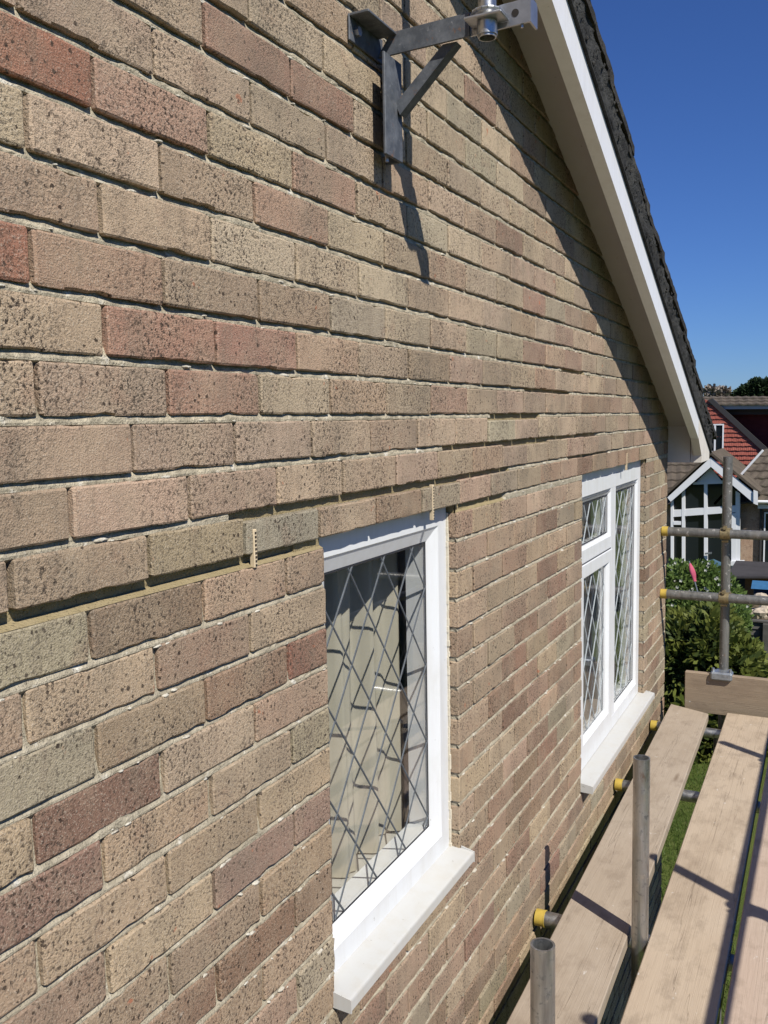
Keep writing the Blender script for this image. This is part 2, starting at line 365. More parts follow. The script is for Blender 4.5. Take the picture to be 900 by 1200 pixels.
# ------------------------------------------------------------------ ground
GZ = -4.3
def gz(x, y):
    d = math.hypot(x, y)
    return GZ - 1.25*min(1, max(0, (y-13)/17.0))
g = MB()
xs = [-900, -300, -100, -40, -20, -12, -8, -6, -4, -2, 0, 2, 4, 8, 14, 25, 60, 200, 900]
ys = [-900, -300, -100, -40, -15, -6, 0, 3, 6, 9, 12, 14, 17, 20, 24, 28, 32, 38, 50, 80, 150, 400, 1200]
for i, yy in enumerate(ys):
    for xx in xs: g.v.append((xx, yy, gz(xx, yy)))
nx = len(xs)
for i in range(len(ys)-1):
    for j in range(nx-1):
        a = i*nx+j; g.f.append((a, a+1, a+nx+1, a+nx)); g.m.append(0)
tag(g.build('ground', M_LAWN), 'green lawn and garden ground below the scaffold', kind='structure')
gb = MB()
for _ in range(16000):
    y = R.uniform(5.6, 12.5); x = -.15 - (y-5)*.075 + R.uniform(-.55, .55)
    hgt = R.uniform(.025, .06); a = R.uniform(0, 6.28); dx, dy = math.cos(a)*.004, math.sin(a)*.004
    lx, ly = R.uniform(-.03, .03), R.uniform(-.03, .03)
    gb.face([(x-dx, y-dy, GZ), (x+dx, y+dy, GZ), (x+lx, y+ly, GZ+hgt)])
M_GRASS = leaf('grass_blade', (.07, .12, .02), (.12, .17, .035), .3)
tag(gb.build('lawn_grass', M_GRASS, fix=False), 'short mown grass beyond the house corner seen between the boards', 'grass', kind='stuff')

# ------------------------------------------------------------------ the brick house
house = empty('brick_house', (0, 1.2, GZ), 'buff brick gable house wall with two white leaded windows behind the scaffold', 'house')
W1 = (1.413, 2.055, -1.125, -.2105); W2 = (3.28, 4.52, -1.425, -.2105)
YC = 5.14; Y0 = -2.7; YR = 1.2
def zr(y): return 2.09 - .415*y if y > YR else 2.09 - .415*(2*YR - y)     # soffit line of the verge
def in_win(y, z, g=0.0):
    for (a, b, c, d) in (W1, W2):
        if a-g < y < b+g and c-g < z < d+g: return True
    return False
ZT = .450                                        # top of course 0
BH = .0632
def row_top(r): return ZT - .075*r - (.0055 if r == 9 else .004 if r > 9 else 0)
def row_bot(r): return ZT - .075*r - (.0058 if r >= 9 else 0) - BH + (.004 if r == 8 else 0)          # lower edge of the brick; the bed joint is below it
# --- bricks
def brick_mesh(L, seed, fine=True):
    rr = random.Random(seed); b = MB(); D = .1025
    ny, nz = (13, 5) if fine else (2, 1)
    ys_ = [-.5*L + L*i/ny for i in range(ny+1)]; zs_ = [-.5*BH + BH*k/nz for k in range(nz+1)]
    if fine:                                    # a narrow worn arris all round
        ys_ = [-.5*L, -.5*L+.0028] + [-.5*L+.0028 + (L-.0056)*i/(ny-2) for i in range(1, ny-2)] + [.5*L-.0028, .5*L]
        zs_ = [-.5*BH, -.5*BH+.0028, -.16*BH, .16*BH, .5*BH-.0028, .5*BH]
    idx = {}
    bow = rr.uniform(-.0005, .0005); chips = [(rr.choice((0, nz)), rr.randint(0, ny), rr.uniform(.0012, .0040)) for _ in range(rr.randint(0, 3))]
    for i, y in enumerate(ys_):
        for k, z in enumerate(zs_):
            ey = min(i, ny-i); ez = min(k, nz-k); x = rr.uniform(-.0007, .0007) if fine else 0; yy, zz = y, z
            if ez == 0:
                zz += rr.uniform(-.0006, .0005)*(1 if k == 0 else -1) + bow*math.sin(math.pi*i/ny)
                x -= (.0012 + rr.uniform(0, .0010)) if fine else .0002
            if ey == 0:
                yy += rr.uniform(-.0012, .0008)*(1 if i == 0 else -1); x -= (.0014 + rr.uniform(0, .0014)) if fine else .0002
            if ey == 0 and ez == 0:
                yy *= (1 - .0016/L*2); zz *= (1 - .0016/BH*2); x -= .0006
            for (ck, ci, amt) in chips:
                if fine and i == ci and (k == ck or abs(k-ck) == 1): zz += amt*(.8 if k == ck else .55)*(1 if ck == 0 else -1); x -= amt*(1.2 if k == ck else .1)
            idx[i, k] = len(b.v); b.v.append((x, yy, zz))
    # inner ring tight to the edge gives a crisp but worn arris
    for i in range(ny):
        for k in range(nz):
            b.f.append((idx[i, k], idx[i+1, k], idx[i+1, k+1], idx[i, k+1])); b.m.append(0)
    per = [(i, 0) for i in range(ny)] + [(ny, k) for k in range(nz)] + [(i, nz) for i in range(ny, 0, -1)] + [(0, k) for k in range(nz, 0, -1)]
    s0 = len(b.v)
    for q in per: x, y, z = b.v[idx[q]]; b.v.append((-.009, y, z))
    s1 = len(b.v)
    for q in per: x, y, z = b.v[idx[q]]; b.v.append((-D, y, z))
    n = len(per)
    for i in range(n):
        j = (i+1) % n
        b.f.append((idx[per[j]], idx[per[i]], s0+i, s0+j)); b.m.append(0)
        b.f.append((s0+j, s0+i, s1+i, s1+j)); b.m.append(0)
    return b
# smooth edge: two extra lines near the arris come from uneven grid spacing
def respace(L):  # unused spacing hook kept simple
    return L
FULL = .2195
fulls = [brick_mesh(FULL, 100+i).mesh('brick', M_BRICK, fix=False) for i in range(14)]
halves = [brick_mesh(.106, 300+i).mesh('brick', M_BRICK, fix=False) for i in range(8)]
for me in fulls+halves:
    me.polygons.foreach_set('use_smooth', [True]*len(me.polygons)); me.set_sharp_from_angle(angle=math.radians(19))
PAL_UP = [((.455, .352, .240), 34), ((.448, .335, .232), 32), ((.410, .295, .205), 17), ((.355, .236, .165), 9), ((.395, .335, .235), 10)]
PAL_LO = [((.432, .325, .215), 30), ((.398, .284, .192), 32), ((.345, .232, .155), 18), ((.285, .178, .122), 11), ((.385, .318, .218), 10)]
def tint(r, y):
    for (rr_, a, c_, colr) in ((0, .5, .88, (.33, .155, .10)), (3, .4, .77, (.33, .16, .105)), (4, .9, 1.1, (.37, .215, .150)), (4, 1.12, 1.33, (.36, .205, .148)), (5, 1.0, 1.22, (.37, .215, .150)), (11, 1.3, 1.42, (.27, .125, .085)),
                               (13, .5, .84, (.27, .170, .125)), (10, .84, 1.0, (.32, .215, .155)), (8, 1.19, 1.41, (.33, .29, .21)), (15, 1.0, 1.4, (.32, .215, .160)), (-2, 1.2, 1.5, (.35, .205, .145))):
        if r == rr_ and a < y < c_: return colr
    PAL = PAL_UP if r < 8 else PAL_LO
    t_ = R.uniform(0, sum(q[1] for q in PAL))
    for c_, wt in PAL:
        t_ -= wt
        if t_ <= 0: break
    k = R.uniform(.80, 1.14)
    return tuple(v*k*R.uniform(.97, 1.03) for v in c_)
bricks = []                                      # (y centre, z centre, length, row)
def run(r, ya, yb, joint_left, joint_right, phase):
    """lay one course between ya and yb; perpends at phase + n*.2265"""
    p = .2265; js = []
    n0 = math.ceil((ya + .04 - phase)/p); q = phase + n0*p
    while q < yb - .04: js.append(q + R.uniform(-.003, .003)); q += p
    js = [ya] + js + [yb]; jw = .0074 if r < 8 else .0088
    for a, b in zip(js[:-1], js[1:]):
        la = a + (jw/2 if a != ya else joint_left); lb = b - (jw/2 if b != yb else joint_right)
        bricks.append(((la+lb)/2, (row_top(r)+row_bot(r))/2, lb-la, r))
rmin, rmax = -16, 62
for r in range(rmin, rmax):
    zc = (row_top(r)+row_bot(r))/2
    if r <= 5: ph = .770 + (.1130 if r % 2 == 0 else 0)
    elif r <= 7: ph = .807 + (.1130 if r % 2 == 0 else 0)
    elif r == 8: ph = .717
    else: ph = .832 - (0 if r % 2 else .1075)
    dy = (zc - ZT + .15 - zr(2)*0)               # gable clip
    # extent of the course under the verge
    if zc > zr(YC): half = (2.09 - zc + .05)/.415; ya, yb = max(Y0, 2*YR - half), min(YC, half)
    else: ya, yb = Y0, YC
    if yb - ya < .1: continue
    segs = [(ya, yb, 0, 0)]
    for wdw in (W1, W2):
        if wdw[2] - .01 < zc < wdw[3]:
            out = []
            for (a, b, i, j) in segs:
                if a < wdw[0] and b > wdw[1]: out += [(a, wdw[0], i, 0), (wdw[1], b, 0, j)]
                else: out.append((a, b, i, j))
            segs = out
    for k, (a, b, i, j) in enumerate(segs):
        p2 = ph
        if r >= 9:
            if abs(a - W1[1]) < .01: p2 = W1[1] + (.2165 if r % 2 == 0 else .108)
            if abs(a - W2[1]) < .01: p2 = W2[1] + (.2165 if r % 2 else .108)
            if len(segs) < 3 and r >= 25 and False: p2 = ph
        run(r, a, b, 0, 0, p2)
def pix(y, z):
    v = Vector((0, y, z)) - CAM; d = v.dot(FW)
    return (450 + F*v.dot(RT)/d, 600 - F*v.dot(UP)/d, d) if d > .05 else (-9e3, -9e3, 1)
def area(q):
    y, z, L, r = q; x0, y0, d0 = pix(y-L/2, z); x1, y1, d1 = pix(y+L/2, z)
    if d0 < .1: return 0
    xm, ym, dm = pix(y, z)
    inside = max(0, min(x1, 900) - max(x0, 0)); vis = 1 if -60 < ym < 1260 else 0
    return inside*F*.063/dm*vis
bricks.sort(key=area, reverse=True)
NEAR = 296
wallm = MB()
# --- wall sheet: the mortar, fine where it shows
def fresh(y, z):
    for (r, a, b) in ((8, -1, 1.43), (7, 1.13, 2.1), (6, 1.98, 2.42), (5, 2.3, 2.75), (4, 2.6, 3.1), (8, 2.06, 2.42), (7, 2.1, 2.45), (6, 2.42, 2.95), (6, 2.9, 3.5), (7, 3.1, 3.7), (3, 3.0, 3.3)):
        if a < y < b and row_bot(r) - .020 < z < row_bot(r) + .001: return True
    return False
def rec(y, z):
    r = (ZT - z)/.075
    q_ = int(math.floor(r)); inbrick = row_bot(q_)+.001 < z < row_top(q_)-.001 if r > -17 else False
    if inbrick and not fresh(y, z):
        return (-.0150 if r < 8.6 else -.0085) + .002*mn.noise((y*60, z*60, 4.4))
    base = (-.0044 if r < 2 else (-.0036 if r < 8.6 else -.0036)) - .0030*max(0, mn.noise((y*2.6, r*.9, 5.5)))*2
    fr = fresh(y, z)
    if fr: return (-.0165 if abs(r-8.9) < .3 and y < 1.43 else -.0115)
    n1 = mn.noise((y*55, z*55, 1.3)); n2 = mn.noise((y*14, z*30, 7.7))
    # weather-struck: deeper under the upper brick than on the lower one
    zb = min(abs(z-row_bot(q)) for q in (int(r)-1, int(r), int(r)+1)); struck = -.0012 if zb < .003 else (.0026 if zb > .006 else .0006)
    return min(-.0006, base + struck + .0018*n1 + .0018*n2 + (.002 if n2 > .4 else 0))
def sheet(ya, yb, za, zb, dy_, zlist):
    ny = max(1, int(round((yb-ya)/dy_))); base = len(wallm.v); nz = len(zlist)
    for i in range(ny+1):
        y = ya + (yb-ya)*i/ny
        for z in zlist: wallm.v.append((rec(y, z), y, z))
    for i in range(ny):
        yc = ya + (yb-ya)*(i+.5)/ny
        for k in range(nz-1):
            zc = (zlist[k]+zlist[k+1])/2
            if in_win(yc, zc): continue
            if zc > zr(yc) + .09: continue
            a = base + i*nz + k
            m_ = 2 if fresh(yc, zc) else (1 if zc > -.1 else 0)
            wallm.f.append((a, a+nz, a+nz+1, a+1)); wallm.m.append(m_)
zl = []
for r in range(24, -15, -1):
    b_, t_ = row_top(r+1), row_bot(r)
    zl += [b_ - .006, b_ + .0005, b_ + (t_-b_)*.33, b_ + (t_-b_)*.66, t_ - .0003, t_ + .03]
zl = sorted(set(round(z, 5) for z in zl))
sheet(.3, W1[0], zl[0], zl[-1], .009, zl); sheet(W1[0], W1[1], 0, 0, .0107, zl); sheet(W1[1], W2[0], 0, 0, .011, zl)
sheet(W2[0], W2[1], 0, 0, .02, zl); sheet(W2[1], YC-.006, 0, 0, .02, zl)
for (a, b, c, d) in ((Y0, .3, GZ, zl[-1]), (.3, YC-.006, GZ, zl[0])):
    n = 12
    for i in range(n):
        q, e = a + (b-a)*i/n, a + (b-a)*(i+1)/n
        wallm.face([(-.006, q, c), (-.006, e, c), (-.006, e, min(d, zr(e)+.05)), (-.006, q, min(d, zr(q)+.05))], 0)
# return wall round the corner, reveals and the inner leaf
wallm.box(-7.5, -.006, YC-.1, YC-.008, GZ, zr(YC)+.03, 0)
for (a, b, c, d) in (W1, W2):
    wallm.box(-.14, -.0062, a-.09, a-.0032, c, d-.021, 0); wallm.box(-.14, -.0062, b+.0032, b+.09, c, d-.021, 0)
    wallm.box(-.14, -.0100, a-.09, a-.0036, d-.022, d-.0006, 2); wallm.box(-.14, -.0100, b+.0036, b+.09, d-.022, d-.0006, 2)
    wallm.box(-.14, -.011, a-.08, b+.08, c-.05, c-.004, 0)
wall = wallm.build('gable_wall', [M_MORTAR, M_MORTAR_D, M_FRESH], house, fix=False)
wimv = wmat(wall).inverted()
for i, (y, z, L, r) in enumerate(bricks[:NEAR]):
    me, l0 = (R.choice(fulls), FULL) if L > .15 else (R.choice(halves), .106)
    o = bpy.data.objects.new('brick', me); col.objects.link(o); o.parent = wall; o.matrix_parent_inverse = wimv
    prd = .0015 if r <= 8 else 0
    o.location = (prd + R.uniform(-.0014, .0014), y, z + R.uniform(-.0006, .0006)); o.scale = (1, L/l0, (row_top(r)-row_bot(r))/BH)
    cut = .0065 if (r == 8 and 1.15 < y < 2.12) or (r == 7 and 2.42 < y < 2.92) or (r == 6 and 2.3 < y < 2.75) else 0
    if cut: o.scale.z *= 1-cut/BH; o.location.z -= cut/2
    o.rotation_euler = (R.uniform(-.006, .006), 0, R.uniform(-.005, .005))
    c_ = tint(r, y); o.color = (*c_, 1)
# the other courses: still bricks, joined
protos = [brick_mesh(FULL, 500+i, False) for i in range(5)]; midp = [brick_mesh(FULL, 600+i, True) for i in range(6)]
fb = MB(); cols = []
for (y, z, L, r) in bricks[NEAR:]:
    pr = R.choice(midp if area((y, z, L, r)) > 250 else protos); s_ = L/FULL; base = len(fb.v); prd = (.0015 if r <= 8 else 0) + R.uniform(-.0014, .0014); dz = R.uniform(-.001, .001)
    fb.v += [(x+prd, y+yy*s_, z+zz+dz) for (x, yy, zz) in pr.v]; fb.f += [tuple(base+q for q in f_) for f_ in pr.f]; fb.m += pr.m
    c_ = tint(r, y); cols += [c_]*len(pr.v)
fo = fb.build('brickwork', M_BRICK_V, wall, fix=False); tag(fo, kind='stuff')
ca = fo.data.color_attributes.new('tint', 'FLOAT_COLOR', 'POINT')
ca.data.foreach_set('color', [v for c_ in cols for v in (*c_, 1)])
fo.data.polygons.foreach_set('use_smooth', [True]*len(fo.data.polygons)); fo.data.set_sharp_from_angle(angle=math.radians(19))
# lime and mortar lumps squeezed from the joints
lm = MB()
def lump(y, z, sy, sz, sx):
    b = len(lm.v); n = 7
    lm.v.append((sx, y, z))
    for k in range(n):
        a = 2*math.pi*k/n; q = R.uniform(.7, 1.25); lm.v.append((sx*.45, y+sy*.6*q*math.cos(a), z+sz*.6*q*math.sin(a)))
    for k in range(n):
        a = 2*math.pi*k/n; q = R.uniform(.8, 1.4); lm.v.append((-.006, y+sy*q*math.cos(a), z+sz*q*math.sin(a)))
    for k in range(n):
        j = (k+1) % n; lm.f.append((b, b+1+k, b+1+j)); lm.f.append((b+1+k, b+1+n+k, b+1+n+j, b+1+j)); lm.m += [0, 0]
for _ in range(800):
    r = R.randint(-9, 22); y = R.uniform(.35, 5.0)**1.0
    z = row_bot(r) - R.uniform(.006, .013)
    if in_win(y, z, .01) or z > zr(y)-.05 or fresh(y, z) or fresh(y, z+.006): continue
    k = R.random()**2
    lump(y, z, .003+.012*k, .0014+.0020*k, .0002+.0012*k)
for (y, z, L, r) in bricks[:220]:
    if R.random() < .0 and r > 6:
        zz = z - .02
        for q in range(4): lump(y+L/2+.004+R.uniform(-.001, .001), zz+q*.014, .0024, .009, -.0006)
lo = lm.build('lime_lump', M_LUMP, wall, fix=True, smooth=True); tag(lo, kind='stuff')
# weep vents between the lintel bricks
for (y, z0, z1) in ((1.190, -.232, -.170), (1.905, -.232, -.150), (4.05, -.24, -.165)):
    v = MB(); v.bbox(-.006, .0035, y-.0042, y+.0042, z0, z1, .001)
    vent = v.build('weep_vent', M_VENT, house)
    hh = MB(); n = int((z1-z0)/.0065)
    for k in range(n): zc = z0+.004+k*.0065; hh.box(.0036, .0040, y-.0022, y+.0022, zc-.0018, zc+.0018)
    hh.build('vent_hole', M_HOLE, vent)

# --- windows
def ring(b, y0, y1, z0, z1, prof, m=0):
    """mitred frame: prof = list of (inset, x)"""
    k0 = len(b.v)
    for (i, x) in prof: b.v += [(x, y0+i, z0+i), (x, y1-i, z0+i), (x, y1-i, z1-i), (x, y0+i, z1-i)]
    for p_ in range(len(prof)-1):
        for c_ in range(4):
            d_ = (c_+1) % 4; a = k0+4*p_
            b.f.append((a+c_, a+d_, a+4+d_, a+4+c_)); b.m.append(m)
FX = -.028
def pane_and_leads(win, y0, y1, z0, z1, xg, w_, h_, yo, zo, wid, mlead):
    gp = MB(); gp.box(xg-.004, xg, y0-.004, y1+.004, z0-.004, z1+.004); gp.build('glass_pane', M_GLASS, win)
    s_ = h_/w_
    for sg in (1, -1):
        # lines z = zo + sg*s*(y-yo) + n*h
        for n in range(-14, 15):
            pts = []
            for y in (y0, y1):
                z = zo + sg*s_*(y-yo) + n*h_
                if z0 <= z <= z1: pts.append((y, z))
            for z in (z0, z1):
                y = yo + (z - zo - n*h_)/(sg*s_)
                if y0 < y < y1: pts.append((y, z))
            if len(pts) < 2: continue
            pts.sort(); (ya, za), (yb, zb) = pts[0], pts[-1]
            ln = math.hypot(yb-ya, zb-za)
            if ln < .02: continue
            dy, dz = (yb-ya)/ln, (zb-za)/ln; nyv, nzv = -dz*wid/2, dy*wid/2; ta, tb = .002, min(.004, ln*.1)
            ya, za, yb, zb = ya+dy*tb, za+dz*tb, yb-dy*tb, zb-dz*tb
            x0 = xg+.0004; x1 = x0+.0016+(.0005 if sg > 0 else 0); st = MB()
            sec = [(1, x0), (.55, x1), (-.55, x1), (-1, x0)]; b = 0
            for (yy, zz) in ((ya, za), (yb, zb)):
                for (q, x) in sec: st.v.append((x, yy+nyv*q, zz+nzv*q))
            for k in range(3): st.f.append((k, k+1, k+5, k+4)); st.m.append(0)
            st.f += [(0, 3, 2, 1), (4, 5, 6, 7), (3, 0, 4, 7)]; st.m += [0]*3
            st.build('lead_strip', mlead, win)
PROF = [(.0, -.10), (.0, FX-.002), (.002, FX), (.050, FX), (.052, FX-.003), (.054, FX-.004), (.084, FX-.017), (.086, FX-.021), (.086, -.10)]
win = MB(); y0, y1, z0, z1 = W1
ring(win, y0-.014, y1-.002, z0+.036, z1+.004, PROF)
w1o = win.build('window', M_UPVC, house)
pane_and_leads(w1o, y0+.072, y1-.088, z0+.122, z1-.082, FX-.020, .1485, .191, 1.591, -.307, .0052, M_LEAD)
gk = MB(); ring(gk, y0+.070, y1-.086, z0+.120, z1-.080, [(0, FX-.0195), (.004, FX-.0175), (.006, FX-.0195)]); gk.build('gasket', M_GASKET, w1o)
def sill(win_o, ya, yb, xf, zt, th, name='sill'):
    s = MB(); e = []
    poly = [(-.06, zt+.004), (xf-.006, zt-.006), (xf-.001, zt-.0075), (xf, zt-.011), (xf, zt-th), (xf-.003, zt-th-.002), (-.06, zt-th+.004)]
    s.prism([(x, z) for x, z in poly], 1, ya, yb)
    o = s.build(name, M_UPVC_SILL, win_o)
    c_ = MB(); c_.prism([(-.03, zt+.006), (xf+.0015, zt-.006), (xf+.0015, zt-th-.003), (-.03, zt-th)], 1, ya-.003, ya); c_.build('sill_end_cap', M_UPVC_SILL, win_o)
    c_ = MB(); c_.prism([(.002, zt+.003), (xf+.0015, zt-.006), (xf+.0015, zt-th-.003), (.002, zt-th)], 1, yb, yb+.003); c_.build('sill_end_cap', M_UPVC_SILL, win_o)
sill(w1o, 1.409, 2.058, .036, -1.087, .030)
sb = MB()
for (ya, yb) in ((2.0505, 2.0552),):
    z = -.23
    while z > -1.085:
        d = R.uniform(.012, .03); w_ = R.uniform(-.001, .0025); sb.bbox(FX-.002, FX+.004+R.uniform(0, .003), ya-w_, yb, z-d, z, .001); z -= d-.0005
sb.build('sealant', M_SEAL, w1o)
# second window: fixed light on the right, top light over an opening sash on the left
win = MB(); y0, y1, z0, z1 = W2; zb_ = z0+.045
P2 = [(.0, -.10), (.0, FX-.002), (.002, FX), (.058, FX), (.060, FX-.004), (.074, FX-.015), (.076, FX-.02), (.076, -.10)]
ML, MR_ = 3.865, 3.985; TT, TB = -.505, -.575
ring(win, y0-.008, y1-.002, zb_, -.247, P2); win.bbox(-.10, FX-.0005, y0+.002, y1-.002, -.2475, -.206, .002)
win.bbox(-.10, FX-.0006, ML+.012, MR_-.012, zb_+.03, -.265, .002)
win.bbox(-.10, FX-.0010, y0+.03, ML+.02, TB+.005, TT-.005, .002)
w2o = win.build('window', M_UPVC, house)
def light(y0, y1, z0, z1, xg, lead_o, fr=None):
    b = MB(); ring(b, y0, y1, z0, z1, [(0, FX-.0012), (.012, FX-.010), (.014, FX-.02)]); b.build('glazing_bead', M_UPVC, w2o)
    pane_and_leads(w2o, y0+.016, y1-.016, z0+.016, z1-.016, xg, .135, .185, lead_o[0], lead_o[1], .0075, M_LEAD_SKY)
light(3.35, ML+.012, TT-.008, -.318, FX-.019, (3.60, -.32))
light(MR_-.012, 4.45, zb_+.068, -.318, FX-.019, (4.20, -.32))
sash = MB(); sy0, sy1, sz0, sz1 = 3.335, ML+.008, zb_+.055, TB+.010
ring(sash, sy0, sy1, sz0, sz1, [(0, -.06), (0, FX+.006), (.002, FX+.008), (.050, FX+.008), (.062, FX-.006), (.064, FX-.014), (.064, -.06)])
so_ = sash.build('opening_sash', M_UPVC, w2o)
gk = MB(); ring(gk, sy0-.004, sy1+.004, sz0-.004, sz1+.004, [(0, FX+.001), (.0035, FX+.003), (.006, FX+.001)]); gk.build('gasket', M_GASKET, w2o)
pane_and_leads(w2o, sy0+.066, sy1-.066, sz0+.066, sz1-.066, FX-.012, .135, .185, 3.60, -.62, .0075, M_LEAD_SKY)
for (a, b, c, d) in ((3.366, ML-.004, TT+.008, -.334), (MR_+.004, 4.434, zb_+.084, -.334), (sy0+.064, sy1-.064, sz0+.064, sz1-.064)):
    gk = MB(); ring(gk, a, b, c, d, [(0, FX-.0145), (.003, FX-.012), (.005, FX-.0145)]); gk.build('gasket', M_GASKET, w2o)
sill(w2o, 3.283, 4.56, .044, -1.382, .032)
# room behind
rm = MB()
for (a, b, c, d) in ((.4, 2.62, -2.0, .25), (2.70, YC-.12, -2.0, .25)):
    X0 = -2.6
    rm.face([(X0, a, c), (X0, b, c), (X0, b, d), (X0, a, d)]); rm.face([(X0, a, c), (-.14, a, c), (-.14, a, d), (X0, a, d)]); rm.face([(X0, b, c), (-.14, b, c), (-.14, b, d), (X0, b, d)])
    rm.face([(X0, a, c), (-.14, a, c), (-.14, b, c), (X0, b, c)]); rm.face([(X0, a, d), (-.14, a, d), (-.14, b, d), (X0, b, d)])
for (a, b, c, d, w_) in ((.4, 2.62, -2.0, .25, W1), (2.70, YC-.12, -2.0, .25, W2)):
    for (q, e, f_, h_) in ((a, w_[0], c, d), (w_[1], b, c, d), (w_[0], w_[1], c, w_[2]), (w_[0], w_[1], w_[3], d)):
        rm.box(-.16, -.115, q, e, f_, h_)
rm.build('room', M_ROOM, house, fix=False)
isl = MB(); isl.bbox(-.36, -.102, W1[0], W1[1], -1.075, -1.045, .004); isl.build('inner_sill', M_ROOMSILL, house)
isl = MB(); isl.bbox(-.36, -.102, W2[0], W2[1], -1.36, -1.33, .004); isl.build('inner_sill', M_ROOMSILL, house)

# --- verge: soffit, bargeboard, tiles, boxed eaves end
def sloped(b, x0, x1, ya, yb, o0, o1, m=0):
    """slab following the verge line, between vertical offsets o0 and o1"""
    b.hexa([(x0, ya, zr(ya)+o0), (x1, ya, zr(ya)+o0), (x1, yb, zr(yb)+o0), (x0, yb, zr(yb)+o0), (x0, ya, zr(ya)+o1), (x1, ya, zr(ya)+o1), (x1, yb, zr(yb)+o1), (x0, yb, zr(yb)+o1)], m)
YE = 5.53; BX = .167
for (ya, yb) in ((YR, 5.072), (-2.9, YR)):
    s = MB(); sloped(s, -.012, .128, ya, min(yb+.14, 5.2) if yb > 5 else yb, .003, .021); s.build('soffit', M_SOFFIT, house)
    s = MB(); sloped(s, .127, BX, ya, yb, -.113, -.002); s.build('bargeboard', M_BARGE, house)
e = MB(); e.prism([(5.074, zr(5.074)-.113), (5.20, -.225), (5.20, -.262), (YE, -.262), (YE, zr(YE)-.002), (5.074, zr(5.074)-.002)], 0, .127, BX+.001); e.build('box_end', M_ENDBOX, house)
e = MB(); e.box(-.35, .108, 5.198, 5.22, -.262, zr(5.2)+.02); e.build('box_end_panel', M_ENDBOX, house)
e = MB(); e.box(.111, .1265, 5.202, 5.22, -.262, zr(5.2)+.02); e.build('box_end_panel', M_ENDBOX, house)
e = MB(); e.box(-7, .126, 5.225, YE-.02, -.262, -.245); e.box(-7, .126, YE-.02, YE-.004, -.262, zr(YE)-.02); e.build('eaves_box', M_ENDBOX, house)
def rough_verge():
    b = MB(); n = 190; rows_ = 8; yA, yB = YR, 5.60
    for i in range(n+1):
        y = yA + (yB-yA)*i/n
        for k in range(rows_):
            f_ = k/(rows_-1); nz_ = mn.noise((y*22, k*1.7, 3.1)); n2 = mn.noise((y*6, k*.8, 9.1))
            x = .171 + .010*f_ + .010*nz_ + .008*n2 - (.003 if k == 0 else 0)
            b.v.append((x, y, zr(y) + .000 + .100*f_ + .005*nz_))
    for i in range(n):
        for k in range(rows_-1):
            a = i*rows_+k; b.f.append((a, a+rows_, a+rows_+1, a+1)); b.m.append(0)
    sloped(b, .0, .164, YR, 5.58, .012, .09)     # back and end
    return b
rough_verge().build('verge_mortar', M_VMORT, house, fix=False, smooth=True)
u = MB(); sloped(u, BX-.006, .178, YR, 5.57, -.0015, .004); u.build('undercloak', M_VMORT, house)
gauge = .31; y = 5.70; ti = 0
while y > YR:
    b = MB(); ln = gauge+.075; ns = 12; xs_ = [.186, .10, -.02, -.14]
    jt = R.uniform(-.006, .006); tl = R.uniform(-.003, .004)
    top = []; bot = []
    for i in range(ns+1):
        yy = y - ln*i/ns
        lift = .118 + .034*(1 - i/ns) + tl
        for (L_, h_) in ((top, lift), (bot, lift-.030)):
            for q, x in enumerate(xs_):
                wob = .0035*mn.noise((yy*30, x*30, ti*3.7)) + (.012 if q == 1 else 0)
                L_.append((x + jt + (.004*mn.noise((yy*40, ti, 2.2)) if q == 0 else 0), yy, zr(yy)+h_+wob))
    nq = len(xs_); b.v = top+bot; off = len(top)
    for i in range(ns):
        for q in range(nq-1):
            a = i*nq+q; b.f.append((a, a+1, a+nq+1, a+nq)); b.f.append((off+a, off+a+nq, off+a+nq+1, off+a+1)); b.m += [0, 0]
        for q in (0, nq-1): a = i*nq+q; b.f.append((a, a+nq, off+a+nq, off+a)); b.m.append(0)
    for i in (0, ns):
        for q in range(nq-1): a = i*nq+q; b.f.append((a, off+a, off+a+1, a+1)); b.m.append(0)
    b.build('verge_tile', M_TILE, house)
    y -= gauge; ti += 1
rf = MB(); yy = 5.72
while yy > YR:
    sloped(rf, -7.6, -.12, max(YR, yy-gauge-.03), yy, .08, .13); yy -= gauge
rf.hexa([(-7.6, -3.6, zr(-3.6)+.08), (.17, -3.6, zr(-3.6)+.08), (.17, YR, zr(YR)+.08), (-7.6, YR, zr(YR)+.08), (-7.6, -3.6, zr(-3.6)+.13), (.17, -3.6, zr(-3.6)+.13), (.17, YR, zr(YR)+.13), (-7.6, YR, zr(YR)+.13)])
rf.build('roof', M_TILE, house)
# moss cushions and lichen crumbs on the verge
ms = MB()
for _ in range(230):
    y = R.uniform(1.5, 5.6); h_ = R.uniform(.01, .115); c_ = Vector((.176+.012*h_/.1, y, zr(y)+h_)); r_ = R.uniform(.003, .008)
    b0 = len(ms.v); n = 6
    for k in range(n): a = 6.283*k/n; ms.v.append((c_.x, c_.y+r_*1.3*math.cos(a)*R.uniform(.7, 1.3), c_.z+r_*math.sin(a)*R.uniform(.7, 1.3)))
    ms.v.append((c_.x+r_*.8, c_.y, c_.z))
    for k in range(n): ms.f.append((b0+k, b0+(k+1) % n, b0+n)); ms.m.append(R.choice((0, 0, 1)))
tag(ms.build('moss_clump', [M_TILE, M_VMORT], house, smooth=True), kind='stuff')

